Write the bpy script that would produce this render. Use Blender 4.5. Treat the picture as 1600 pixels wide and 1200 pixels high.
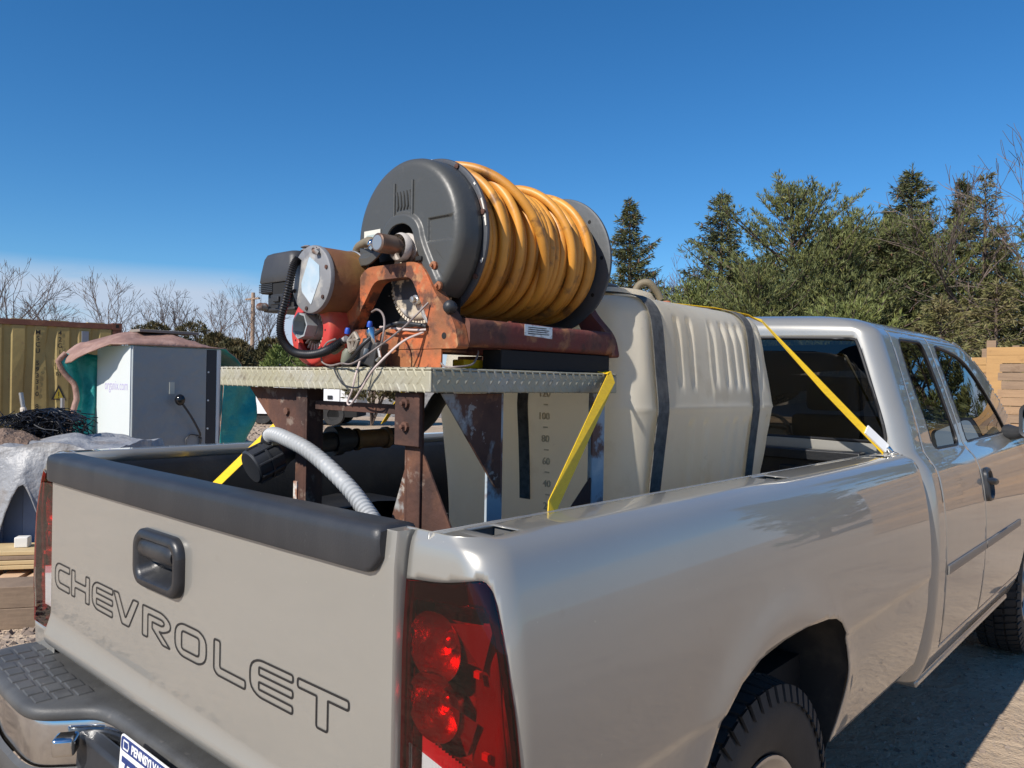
import bpy, bmesh, math, random
from mathutils import Vector, Matrix, noise
from math import sin, cos, pi, radians, sqrt, atan2, exp
random.seed(7)
for o in list(bpy.data.objects): bpy.data.objects.remove(o)
scene = bpy.context.scene
COL = scene.collection

# ------------------------------------------------------------------ camera
YAW, PITCH, ROLL = radians(41.875), radians(-0.2407), radians(1.0712)
cd = bpy.data.cameras.new('camera'); cam = bpy.data.objects.new('camera', cd); COL.objects.link(cam)
f = Vector((-sin(YAW)*cos(PITCH), cos(YAW)*cos(PITCH), sin(PITCH)))
r = Vector((cos(YAW), sin(YAW), 0)); u = r.cross(f)
r2 = r*cos(ROLL)+u*sin(ROLL); u2 = u*cos(ROLL)-r*sin(ROLL)
m = Matrix((r2, u2, -f)).transposed().to_4x4(); m.translation = Vector((1.72568, -0.81226, 1.56483))
cam.matrix_world = m
cd.sensor_width = 36; cd.lens = 27.43; cd.clip_start = .05; cd.clip_end = 3000
scene.camera = cam

# ------------------------------------------------------------------ sky and sun
SUN_EL, SUN_AZ = radians(39), radians(.4)      # sun behind the truck, a little to its left
W = bpy.data.worlds.new('World'); scene.world = W; W.use_nodes = True
nt = W.node_tree; nt.nodes.clear()
def N(nt, t, **kw):
    n = nt.nodes.new(t)
    for k, v in kw.items(): setattr(n, k, v)
    return n
out = N(nt, 'ShaderNodeOutputWorld'); bg = N(nt, 'ShaderNodeBackground')
sky = N(nt, 'ShaderNodeTexSky', sky_type='NISHITA', sun_disc=False, sun_elevation=SUN_EL,
        sun_rotation=pi+SUN_AZ, altitude=300, air_density=1.0, dust_density=0.05, ozone_density=3.5)
hs = N(nt, 'ShaderNodeHueSaturation'); hs.inputs['Saturation'].default_value = 1.15; hs.inputs['Value'].default_value = 1.0
tc = N(nt, 'ShaderNodeTexCoord'); sp = N(nt, 'ShaderNodeSeparateXYZ')
mp = N(nt, 'ShaderNodeMapping'); mp.inputs['Scale'].default_value = (2.2, 2.2, 9.0)
no = N(nt, 'ShaderNodeTexNoise'); no.inputs['Scale'].default_value = 1.5; no.inputs['Detail'].default_value = 8; no.inputs['Roughness'].default_value = .58
rp = N(nt, 'ShaderNodeValToRGB'); rp.color_ramp.elements[0].position = .30; rp.color_ramp.elements[1].position = .50
hb = N(nt, 'ShaderNodeValToRGB')            # clouds keep to a low band above the horizon
e = hb.color_ramp.elements; e[0].position = 0; e[0].color = (1, 1, 1, 1); e[1].position = .128; e[1].color = (0, 0, 0, 1)
e2 = hb.color_ramp.elements.new(.098); e2.color = (1, 1, 1, 1)
mu = N(nt, 'ShaderNodeMath', operation='MULTIPLY'); mu2 = N(nt, 'ShaderNodeMath', operation='MULTIPLY'); mu2.inputs[1].default_value = .95
mx = N(nt, 'ShaderNodeMix', data_type='RGBA'); mx.inputs['B'].default_value = (4.7, 5.6, 7.0, 1)
L = nt.links.new
tint = N(nt, 'ShaderNodeMix', data_type='RGBA', blend_type='MULTIPLY'); tint.inputs['Factor'].default_value = 1; tint.inputs['B'].default_value = (.74, .95, 1.12, 1)
L(sky.outputs[0], tint.inputs['A']); L(tint.outputs['Result'], hs.inputs['Color']); L(tc.outputs['Generated'], sp.inputs[0]); L(tc.outputs['Generated'], mp.inputs[0])
L(mp.outputs[0], no.inputs['Vector']); L(no.outputs['Fac'], rp.inputs[0]); L(sp.outputs['Z'], hb.inputs[0])
L(rp.outputs[0], mu.inputs[0]); L(hb.outputs[0], mu.inputs[1]); L(mu.outputs[0], mu2.inputs[0])
L(mu2.outputs[0], mx.inputs['Factor']); L(hs.outputs[0], mx.inputs['A']); L(mx.outputs['Result'], bg.inputs['Color'])
bg.inputs['Strength'].default_value = .095; L(bg.outputs[0], out.inputs['Surface'])
sl = bpy.data.lights.new('sun', 'SUN'); so = bpy.data.objects.new('sun', sl); COL.objects.link(so)
sl.energy = 5.0; sl.angle = radians(.53); sl.color = (1, .94, .86)
sdir = Vector((sin(SUN_AZ)*cos(SUN_EL), cos(SUN_AZ)*cos(SUN_EL), -sin(SUN_EL)))   # direction the light travels
so.rotation_euler = sdir.to_track_quat('-Z', 'Y').to_euler(); so.location = (0, -20, 20)
scene.view_settings.view_transform = 'Standard'; scene.view_settings.look = 'None'
scene.view_settings.exposure = .22; scene.view_settings.gamma = 1; scene.view_settings.use_curve_mapping = False
scene.render.engine = 'CYCLES'

# ------------------------------------------------------------------ mesh helpers
class MB:
    def __init__(s): s.v = []; s.f = []; s.m = []
    def add(s, vs, fs, mi=0):
        b = len(s.v); s.v += [tuple(q) for q in vs]; s.f += [tuple(i+b for i in q) for q in fs]; s.m += [mi]*len(fs); return s
    def box(s, a, b, mi=0, M=None):
        (x0, y0, z0), (x1, y1, z1) = a, b
        vs = [Vector(q) for q in ((x0,y0,z0),(x1,y0,z0),(x1,y1,z0),(x0,y1,z0),(x0,y0,z1),(x1,y0,z1),(x1,y1,z1),(x0,y1,z1))]
        if M: vs = [M @ q for q in vs]
        return s.add(vs, [(3,2,1,0),(4,5,6,7),(0,1,5,4),(1,2,6,5),(2,3,7,6),(3,0,4,7)], mi)
    def tube(s, pts, rad, n=8, cap=True, closed=False, mi=0):
        pts = [Vector(q) for q in pts]; k = len(pts); rs = rad if isinstance(rad, (list, tuple)) else [rad]*k
        up = None; rings = []
        for i, q in enumerate(pts):
            a = pts[(i-1) % k] if (closed or i > 0) else q; b = pts[(i+1) % k] if (closed or i < k-1) else q
            t = (b-a).normalized()
            if up is None:
                up = t.orthogonal().normalized()
            else:
                up = (up - t*up.dot(t)); up = up.normalized() if up.length > 1e-6 else t.orthogonal().normalized()
            w = t.cross(up)
            rings.append([q + (up*cos(2*pi*j/n) + w*sin(2*pi*j/n))*rs[i] for j in range(n)])
        vs = [q for R in rings for q in R]; fs = []
        for i in range(k if closed else k-1):
            i2 = (i+1) % k
            for j in range(n):
                j2 = (j+1) % n; fs.append((i*n+j, i*n+j2, i2*n+j2, i2*n+j))
        if cap and not closed:
            fs.append(tuple(range(n-1, -1, -1))); fs.append(tuple((k-1)*n+j for j in range(n)))
        return s.add(vs, fs, mi)
    def lathe(s, prof, origin, axis, n=32, mi=0, a0=0, a1=2*pi):
        # prof: (radius, distance along axis)
        ax = Vector(axis).normalized(); o = Vector(origin); up = ax.orthogonal().normalized() if abs(ax.z) > .9 else (Vector((0,0,1))-ax*ax.z).normalized()
        w = ax.cross(up); full = abs(a1-a0-2*pi) < 1e-6; cnt = n if full else n+1; vs = []; fs = []
        for (rr, d) in prof:
            for j in range(cnt):
                t = a0+(a1-a0)*j/n; vs.append(o+ax*d+(up*cos(t)+w*sin(t))*rr)
        for i in range(len(prof)-1):
            for j in range(n):
                j2 = (j+1) % cnt; fs.append((i*cnt+j, i*cnt+j2, (i+1)*cnt+j2, (i+1)*cnt+j))
        return s.add(vs, fs, mi)
    def prism(s, poly, h, M, mi=0):
        # poly in local xy, extruded along local z from 0 to h
        k = len(poly); vs = [M @ Vector((a, b, 0)) for a, b in poly]+[M @ Vector((a, b, h)) for a, b in poly]
        fs = [tuple(range(k-1, -1, -1)), tuple(range(k, 2*k))]+[(i, (i+1) % k, k+(i+1) % k, k+i) for i in range(k)]
        return s.add(vs, fs, mi)
    def frame(s, outer, inner, h, M, mi=0):
        # ring between two polygons with the same vertex count
        k = len(outer); vs = []
        for z in (0, h):
            vs += [M @ Vector((a, b, z)) for a, b in outer]+[M @ Vector((a, b, z)) for a, b in inner]
        fs = []
        for i in range(k):
            j = (i+1) % k
            fs += [(i, k+i, k+j, j), (2*k+i, 2*k+j, 3*k+j, 3*k+i), (i, j, 2*k+j, 2*k+i), (k+j, k+i, 3*k+i, 3*k+j)]
        return s.add(vs, fs, mi)
    def grid(s, rows, mi=0, flip=False):
        nr, nc = len(rows), len(rows[0]); vs = [q for R in rows for q in R]; fs = []
        for i in range(nr-1):
            for j in range(nc-1):
                q = (i*nc+j, i*nc+j+1, (i+1)*nc+j+1, (i+1)*nc+j); fs.append(q[::-1] if flip else q)
        return s.add(vs, fs, mi)
    def ball(s, c, rad, n=12, k=8, mi=0, sq=(1,1,1)):
        c = Vector(c); rows = []
        for i in range(k+1):
            a = pi*i/k
            rows.append([c+Vector((rad*sq[0]*sin(a)*cos(2*pi*j/n), rad*sq[1]*sin(a)*sin(2*pi*j/n), rad*sq[2]*cos(a))) for j in range(n+1)])
        return s.grid(rows, mi, True)
    def build(s, name, mats, parent=None, smooth=None, bevel=0, solid=0, seg=2, **tags):
        me = bpy.data.meshes.new(name); me.from_pydata([tuple(q) for q in s.v], [], s.f)
        mats = mats if isinstance(mats, (list, tuple)) else [mats]
        for q in mats: me.materials.append(q)
        if any(s.m): me.polygons.foreach_set('material_index', s.m)
        me.update()
        o = bpy.data.objects.new(name, me); COL.objects.link(o)
        if parent: o.parent = parent
        if smooth:
            me.shade_smooth(); me.set_sharp_from_angle(angle=radians(smooth))
        if solid:
            q = o.modifiers.new('solid', 'SOLIDIFY'); q.thickness = abs(solid); q.offset = -1 if solid > 0 else 1
        if bevel:
            q = o.modifiers.new('bevel', 'BEVEL'); q.width = bevel; q.segments = seg; q.limit_method = 'ANGLE'; q.angle_limit = radians(40)
            if not smooth: me.shade_smooth(); me.set_sharp_from_angle(angle=radians(50))
            o.modifiers.new('wn', 'WEIGHTED_NORMAL').keep_sharp = True
        for k2, v2 in tags.items(): o[k2] = v2
        return o
def empty(name, loc=(0,0,0), **tags):
    o = bpy.data.objects.new(name, None); o.location = loc; o.empty_display_size = .1; COL.objects.link(o)
    for k, v in tags.items(): o[k] = v
    return o
_built = None
def TM(loc, x=(1,0,0), y=(0,1,0)):
    x = Vector(x).normalized(); y = Vector(y); z = x.cross(y).normalized(); y = z.cross(x)
    M = Matrix((x, y, z)).transposed().to_4x4(); M.translation = Vector(loc); return M
def weld(o, d=1e-4):
    bm = bmesh.new(); bm.from_mesh(o.data); bmesh.ops.remove_doubles(bm, verts=bm.verts, dist=d); bmesh.ops.recalc_face_normals(bm, faces=bm.faces); bm.to_mesh(o.data); bm.free()
def spline(pts, n=8, closed=False):
    P = [Vector(q) for q in pts]; k = len(P); outp = []
    for i in range(k if closed else k-1):
        p0 = P[(i-1) % k] if (closed or i > 0) else P[0]*2-P[1]; p1 = P[i]; p2 = P[(i+1) % k]
        p3 = P[(i+2) % k] if (closed or i < k-2) else P[-1]*2-P[-2]
        for j in range(n):
            t = j/n; outp.append(.5*((2*p1)+(p2-p0)*t+(2*p0-5*p1+4*p2-p3)*t*t+(3*p1-p0-3*p2+p3)*t**3))
    if not closed: outp.append(P[-1])
    return outp
def rpoly(x0, y0, x1, y1, rad, n=5):
    o = []
    for cx, cy, a in ((x1-rad, y1-rad, 0), (x0+rad, y1-rad, pi/2), (x0+rad, y0+rad, pi), (x1-rad, y0+rad, 1.5*pi)):
        for i in range(n+1): o.append((cx+rad*cos(a+pi/2*i/n), cy+rad*sin(a+pi/2*i/n)))
    return o
def roundpoly(P, rad, n=4):
    o = []; k = len(P)
    for i in range(k):
        p = Vector(P[i][:2]); a = Vector(P[i-1][:2]); b = Vector(P[(i+1) % k][:2]); rr = P[i][2] if len(P[i]) > 2 else rad
        d1 = min(rr, (a-p).length*.48); d2 = min(rr, (b-p).length*.48)
        s0 = p+(a-p).normalized()*d1; s1 = p+(b-p).normalized()*d2
        for j in range(n+1):
            t = j/n; o.append(tuple((1-t)**2*s0+2*t*(1-t)*p+t*t*s1))
    return o
def interp(tab, z):
    if z <= tab[0][0]: return tab[0][1]
    for (a, b), (c, d) in zip(tab, tab[1:]):
        if z <= c: return b+(d-b)*(z-a)/(c-a)
    return tab[-1][1]
def sinterp(tab, z):
    # smooth (monotone-ish catmull) interpolation of a table
    k = len(tab)
    if z <= tab[0][0]: return tab[0][1]
    if z >= tab[-1][0]: return tab[-1][1]
    for i in range(k-1):
        if z <= tab[i+1][0]:
            x0, y0 = tab[i]; x1, y1 = tab[i+1]; h = x1-x0; t = (z-x0)/h
            m0 = (y1-tab[i-1][1])/(x1-tab[i-1][0]) if i > 0 else (y1-y0)/h
            m1 = (tab[i+2][1]-y0)/(tab[i+2][0]-x0) if i < k-2 else (y1-y0)/h
            return (2*t**3-3*t*t+1)*y0+(t**3-2*t*t+t)*h*m0+(3*t*t-2*t**3)*y1+(t**3-t*t)*h*m1
def inside(P, x, y):
    c = False; k = len(P); j = k-1
    for i in range(k):
        xi, yi = P[i]; xj, yj = P[j]
        if (yi > y) != (yj > y) and x < (xj-xi)*(y-yi)/(yj-yi)+xi: c = not c
        j = i
    return c
def nearest(P, x, y):
    best = (1e9, x, y); k = len(P)
    for i in range(k):
        ax, ay = P[i]; bx, by = P[(i+1) % k]; dx, dy = bx-ax, by-ay; l = dx*dx+dy*dy
        t = max(0, min(1, ((x-ax)*dx+(y-ay)*dy)/l)) if l else 0
        qx, qy = ax+t*dx, ay+t*dy; d = (qx-x)**2+(qy-y)**2
        if d < best[0]: best = (d, qx, qy)
    return best
def patch(S, U, V, inc=None, exc=(), side=1):
    """surface S(u,v) over a grid, kept inside polygon inc and outside polygons exc; the cut edges follow the polygons"""
    nu, nv = len(U), len(V); polys = ([inc] if inc else [])+list(exc)
    keep = {}
    for i in range(nu-1):
        for j in range(nv-1):
            cx, cy = (U[i]+U[i+1])/2, (V[j]+V[j+1])/2
            keep[i, j] = (not inc or inside(inc, cx, cy)) and not any(inside(q, cx, cy) for q in exc)
    idx = {}; vs = []; fs = []
    def vid(i, j):
        if (i, j) in idx: return idx[i, j]
        cells = [keep.get((a, b)) for a in (i-1, i) for b in (j-1, j)]
        uu, vv = U[i], V[j]
        if False in cells and polys:
            b = min((nearest(P, uu, vv) for P in polys), key=lambda q: q[0]); uu, vv = b[1], b[2]
        idx[i, j] = len(vs); vs.append(S(uu, vv)); return idx[i, j]
    for (i, j), kf in keep.items():
        if kf:
            q = (vid(i, j), vid(i+1, j), vid(i+1, j+1), vid(i, j+1)); fs.append(q if side > 0 else q[::-1])
    return vs, fs
def lin(a, b, n): return [a+(b-a)*i/n for i in range(n+1)]

# ------------------------------------------------------------------ materials
def pmat(name, col, rough=.5, metal=0, coat=0, crough=.03, layers=(), bump=(), spec=.5, trans=0, emis=None, ior=None, coord='Object', rvar=0, sheen=0):
    """layers: (colour, scale, lo, hi, strength[, detail, stretch]) blended in over the base by a noise threshold;
       bump: (scale, strength, distance)"""
    mt = bpy.data.materials.new(name); mt.use_nodes = True; t = mt.node_tree; b = t.nodes['Principled BSDF']
    b.inputs['Base Color'].default_value = (*col, 1); b.inputs['Roughness'].default_value = rough; b.inputs['Metallic'].default_value = metal
    b.inputs['Specular IOR Level'].default_value = spec
    if coat: b.inputs['Coat Weight'].default_value = coat; b.inputs['Coat Roughness'].default_value = crough
    if trans: b.inputs['Transmission Weight'].default_value = trans
    if ior: b.inputs['IOR'].default_value = ior
    if emis: b.inputs['Emission Color'].default_value = (*emis[0], 1); b.inputs['Emission Strength'].default_value = emis[1]
    if sheen: b.inputs['Sheen Weight'].default_value = sheen
    tc = t.nodes.new('ShaderNodeTexCoord'); l = t.links.new; prev = None; fsum = None
    for q in layers:
        c2, sc, lo, hi, st = q[:5]; det = q[5] if len(q) > 5 else 6; stretch = q[6] if len(q) > 6 else None; rough2 = q[7] if len(q) > 7 else None
        n = t.nodes.new('ShaderNodeTexNoise'); n.inputs['Scale'].default_value = sc; n.inputs['Detail'].default_value = det; n.inputs['Roughness'].default_value = .6
        mp = t.nodes.new('ShaderNodeMapping'); mp.inputs['Location'].default_value = (random.uniform(0, 9),)*3
        if stretch: mp.inputs['Scale'].default_value = stretch
        l(tc.outputs[coord], mp.inputs[0]); l(mp.outputs[0], n.inputs['Vector'])
        r = t.nodes.new('ShaderNodeMapRange'); r.inputs['From Min'].default_value = lo; r.inputs['From Max'].default_value = hi; r.inputs['To Max'].default_value = st
        l(n.outputs['Fac'], r.inputs['Value'])
        m = t.nodes.new('ShaderNodeMix'); m.data_type = 'RGBA'; m.inputs['B'].default_value = (*c2, 1)
        if prev: l(prev, m.inputs['A'])
        else: m.inputs['A'].default_value = (*col, 1)
        l(r.outputs[0], m.inputs['Factor']); prev = m.outputs['Result']
        if rough2 is not None:
            m2 = t.nodes.new('ShaderNodeMix'); m2.inputs['B'].default_value = rough2
            if fsum: l(fsum, m2.inputs['A'])
            else: m2.inputs['A'].default_value = rough
            l(r.outputs[0], m2.inputs['Factor']); fsum = m2.outputs['Result']
    if prev: l(prev, b.inputs['Base Color'])
    if fsum: l(fsum, b.inputs['Roughness'])
    elif rvar:
        n = t.nodes.new('ShaderNodeTexNoise'); n.inputs['Scale'].default_value = 9; n.inputs['Detail'].default_value = 7
        r = t.nodes.new('ShaderNodeMapRange'); r.inputs['To Min'].default_value = max(0, rough-rvar); r.inputs['To Max'].default_value = rough+rvar
        l(tc.outputs[coord], n.inputs['Vector']); l(n.outputs['Fac'], r.inputs['Value']); l(r.outputs[0], b.inputs['Roughness'])
    pb = None
    for sc, st, di in bump:
        n = t.nodes.new('ShaderNodeTexNoise'); n.inputs['Scale'].default_value = sc; n.inputs['Detail'].default_value = 5
        l(tc.outputs[coord], n.inputs['Vector'])
        k = t.nodes.new('ShaderNodeBump'); k.inputs['Strength'].default_value = st; k.inputs['Distance'].default_value = di
        l(n.outputs['Fac'], k.inputs['Height'])
        if pb: l(pb, k.inputs['Normal'])
        pb = k.outputs[0]
    if pb:
        l(pb, b.inputs['Normal'])
    return mt
def glassmat(name, tint, rough=0.0, base=.06):
    """tinted car glass: see-through tint with a mirror-like surface reflection"""
    mt = bpy.data.materials.new(name); mt.use_nodes = True; t = mt.node_tree; t.nodes.clear(); l = t.links.new
    o = t.nodes.new('ShaderNodeOutputMaterial'); tr = t.nodes.new('ShaderNodeBsdfTransparent'); tr.inputs[0].default_value = (*tint, 1)
    g = t.nodes.new('ShaderNodeBsdfGlossy'); g.inputs['Roughness'].default_value = rough; g.inputs[0].default_value = (1, 1, 1, 1)
    fr = t.nodes.new('ShaderNodeFresnel'); fr.inputs[0].default_value = 1.5
    mx = t.nodes.new('ShaderNodeMixShader'); l(fr.outputs[0], mx.inputs[0]); l(tr.outputs[0], mx.inputs[1]); l(g.outputs[0], mx.inputs[2]); l(mx.outputs[0], o.inputs[0])
    return mt
PAINT = pmat('pewter_paint', (.355, .343, .308), .34, .45, 1.0, .015, layers=[((.29, .28, .255), 2.2, .45, .75, .30), ((.40, .385, .35), 38, .60, .80, .18), ((.27, .235, .18), 11, .64, .80, .35), ((.62, .58, .50), 75, .71, .745, .5), ((.20, .165, .12), 55, .715, .75, .45)], bump=[(320, .012, .002)], rvar=.04)
BLACKPL = pmat('black_plastic', (.022, .024, .028), .46, layers=[((.05, .05, .052), 5, .45, .75, .7, 7, (1, 1, .3)), ((.11, .11, .11), 30, .66, .75, .5)], bump=[(260, .12, .004)])
LINER = pmat('bed_liner', (.012, .013, .015), .42, layers=[((.06, .055, .048), 4, .5, .8, .5)], bump=[(90, .25, .004)])
DARK = pmat('dark_gap', (.008, .008, .008), .8)
RUBBER = pmat('tyre_rubber', (.018, .018, .018), .72, layers=[((.05, .046, .04), 6, .4, .75, .6)], bump=[(160, .2, .003)])
CHROME = pmat('chrome', (.62, .63, .64), .12, 1.0, layers=[((.32, .31, .3), 7, .5, .75, .6, 6, None, .4)])
STEELW = pmat('wheel_steel', (.50, .48, .45), .35, .8, layers=[((.2, .17, .14), 8, .5, .75, .6)])
SEAT = pmat('seat_cloth', (.035, .034, .034), .9)
REDLENS = None
# ------------------------------------------------------------------ the pickup truck
truck = empty('pickup_truck', (-.03, 2.6, 0), label='pewter extended cab pickup truck loaded with a hose reel and water tank', category='pickup truck')
def tpart(mb, name, mats, parent=None, **kw):
    o = mb.build(name, mats, None, **kw); o.parent = parent or truck
    o.matrix_parent_inverse = Matrix.Translation(-Vector((parent or truck).matrix_world.translation)) if False else Matrix()
    # geometry is written in world coordinates: shift it into the parent's frame
    off = Vector((-.03, 2.6, 0)); o.data.transform(Matrix.Translation(-off)) if not parent else o.data.transform(Matrix.Translation(-off))
    return o
def mir(P): return (-.06-P[0], P[1], P[2])
XBT = [(.50,.925),(.56,.938),(.62,.953),(.70,.968),(.78,.979),(.875,.983),(.892,.989),(.98,.988),(1.08,.981),(1.17,.968),(1.24,.952),(1.28,.938),(1.302,.924),(1.313,.908),(1.318,.892)]
RC = .06
def ry_of(z): return .012+max(0, .975-sinterp(XBT, z))*.30 if z > 1.1 else .012
ARCH_YZ = [(.57,.35),(.575,.60),(.585,.72),(.611,.80),(.67,.886),(.744,.935),(.836,.962),(.973,.971),(1.108,.973),(1.24,.964),(1.31,.950),(1.359,.928),(1.396,.891),(1.422,.845),(1.440,.78),(1.447,.70),(1.445,.62),(1.435,.52),(1.42,.35)]
ARCH = [(2+y-ry_of(z)-RC, z) for y, z in ARCH_YZ]
def SB(uu, z, off=0.0, lip=True):
    X = sinterp(XBT, z); ry = ry_of(z)
    if uu <= 1:
        t = max(-.15, uu); x = .759+(X-RC-.759)*t; y = ry+.010*(1-max(0,t))**2*0; nx, ny = 0, -1
    elif uu <= 2:
        a = (uu-1)*pi/2; x = X-RC+RC*sin(a); y = ry+RC-RC*cos(a); nx, ny = sin(a), -cos(a)
    else:
        y = ry+RC+uu-2; x = X; nx, ny = 1, 0
        if lip:
            d = sqrt((y-1.01)**2+((z-.56)*1.05)**2)-.42
            if d > -.05: x += .010*exp(-((d-.055)/.060)**2)*min(1, max(0, (z-.55)/.2))
        if y > 2.275:
            t = min(1, (y-2.275)/.025); x -= .025*(1-sqrt(max(0, 1-t*t)))
            if y > 2.30: x -= (y-2.30)*1.0; y = 2.30
    return Vector((x+nx*off, y+ny*off, z))
UB = lin(0, 1, 10)+lin(1, 2, 14)[1:]+[2+q for q in lin(0, .07, 6)[1:]]+[2+q for q in lin(.07, .50, 20)[1:]]+[2+q for q in lin(.50, 1.42, 92)[1:]]+[2+q for q in lin(1.42, 2.2, 20)[1:]]+[2+q for q in (2.203,2.207,2.211,2.215,2.219,2.2225,2.226,2.228,2.25,2.29)]
VB = lin(.56, 1.318, 76)
LAMP = roundpoly([(-.3,.805,0),(.6,.79,.0),(1.95,.80,.05),(1.80,.95,.3),(1.68,1.10,.3),(1.58,1.20,.08),(1.50,1.266,.16),(1.15,1.262,.2),(.6,1.248,.2),(-.3,1.238,0)], .02, 5)
def make_bedside(flip):
    T = (lambda q: Vector(mir(q))) if flip else (lambda q: q)
    mb = MB(); vs, fs = patch(SB, UB, VB, None, (LAMP, ARCH)); mb.add([T(q) for q in vs], [q[::-1] for q in fs] if flip else fs)
    # rail top with stake pocket holes
    cols = [.80, .822, .883]; rows = []
    for uu in UB:
        o = SB(uu, 1.318); yi = max(o.y, .03 if uu < 2 else 0)
        rows.append([Vector((c if uu > 1.7 else min(c, o.x-.002+(c-.883)*.3), yi if uu > 1.7 else o.y+(.883-c)*.03, 1.3205-abs(c-.84)*.02)) for c in cols]+[o])
    v2, f2 = [], []
    for i in range(len(rows)-1):
        for j in range(3):
            ym = (rows[i][1].y+rows[i+1][1].y)/2
            if j == 1 and any(a < ym < b for a, b in ((.088,.155),(1.16,1.24),(2.12,2.18))): continue
            b = len(v2); v2 += [rows[i][j], rows[i+1][j], rows[i+1][j+1], rows[i][j+1]]; f2.append((b+3, b+2, b+1, b) if not flip else (b, b+1, b+2, b+3))
    mb.add([T(q) for q in v2], f2)
    # inner drop lip of the rail
    rows = [[Vector((.80, y, 1.3197)), Vector((.798, y, 1.30)), Vector((.80, y, 1.272))] for y in lin(.03, 2.28, 10)]
    v3 = MB().grid(rows); mb.add([T(q) for q in v3.v], v3.f if flip else [q[::-1] for q in v3.f])
    o = tpart(mb, 'bed_side', PAINT); weld(o, 3e-4); o.data.shade_smooth(); o.data.set_sharp_from_angle(angle=radians(38))
    q = o.modifiers.new('solid', 'SOLIDIFY'); q.thickness = .004; q.offset = -1
    # pockets below the holes
    for a, b in ((.088,.155),(1.16,1.24),(2.12,2.18)):
        p0 = [T(Vector(q)) for q in ((.819,a-.004,1.316),(.886,a-.004,1.316),(.886,b+.004,1.316),(.819,b+.004,1.316),(.822,a,1.25),(.883,a,1.25),(.883,b,1.25),(.822,b,1.25))]
        mb = MB().add(p0, [(0,1,5,4),(1,2,6,5),(2,3,7,6),(3,0,4,7),(4,5,6,7)])
        tpart(mb, 'stake_pocket', pmat('pocket_grey', (.09,.09,.09), .7) if 'pocket_grey' not in bpy.data.materials else bpy.data.materials['pocket_grey'], o)
    # wheel arch inner liner
    mb = MB(); rows = []
    for (uu, z) in ARCH: 
        q = SB(uu, max(z, .5), -.004); rows.append([T(Vector((q.x-.002, q.y, z))), T(Vector((q.x-.03, q.y+(1.0-q.y)*-.03, z+.01))), T(Vector((.62, q.y+(q.y-1.0)*.06, z+.03)))])
    mb.grid(rows, 0, flip); mb.box(T(Vector((.60,.55,.35))), T(Vector((.62,1.47,1.0))))
    tpart(mb, 'wheel_arch_liner', pmat('arch_liner', (.03,.029,.027), .8, layers=[((.10,.085,.065), 6, .45, .7, .8)]) if not flip else bpy.data.materials['arch_liner'], smooth=40)
for fl in (False, True): make_bedside(fl)

# tail lamps
def lensmat(name, tint, rough=.02):
    mt = bpy.data.materials.new(name); mt.use_nodes = True; t = mt.node_tree; t.nodes.clear(); l = t.links.new
    o = t.nodes.new('ShaderNodeOutputMaterial'); tr = t.nodes.new('ShaderNodeBsdfTransparent'); tr.inputs[0].default_value = (*tint, 1)
    g = t.nodes.new('ShaderNodeBsdfGlossy'); g.inputs['Roughness'].default_value = rough
    fr = t.nodes.new('ShaderNodeFresnel'); fr.inputs[0].default_value = 1.5
    mx = t.nodes.new('ShaderNodeMixShader'); l(fr.outputs[0], mx.inputs[0]); l(tr.outputs[0], mx.inputs[1]); l(g.outputs[0], mx.inputs[2]); l(mx.outputs[0], o.inputs[0])
    return mt
RED = lensmat('red_lens', (.72, .022, .034)); CLEAR = lensmat('clear_lens', (.9, .9, .9)); SMOKE = pmat('smoked_bezel', (.012, .006, .007), .06, coat=1)
REDBACK = pmat('red_reflector', (.55, .10, .10), .25, .85, layers=[((.35,.05,.05), 14, .4, .7, .7)], bump=[(60,.25,.01)])
REDFLAT = pmat('red_reflex_panel', (.20, .04, .045), .5, 0, bump=[(500,.3,.003)])
SILVER = pmat('silver_reflector', (.85, .85, .85), .35, .5)
AMBER = pmat('amber_reflex', (.75, .30, .03), .3)
LAMPBK = pmat('lamp_housing', (.42,.06,.06), .35, .3, layers=[((.08,.01,.012), 22, .45, .6, .8)], bump=[(40,.4,.01)])
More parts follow.
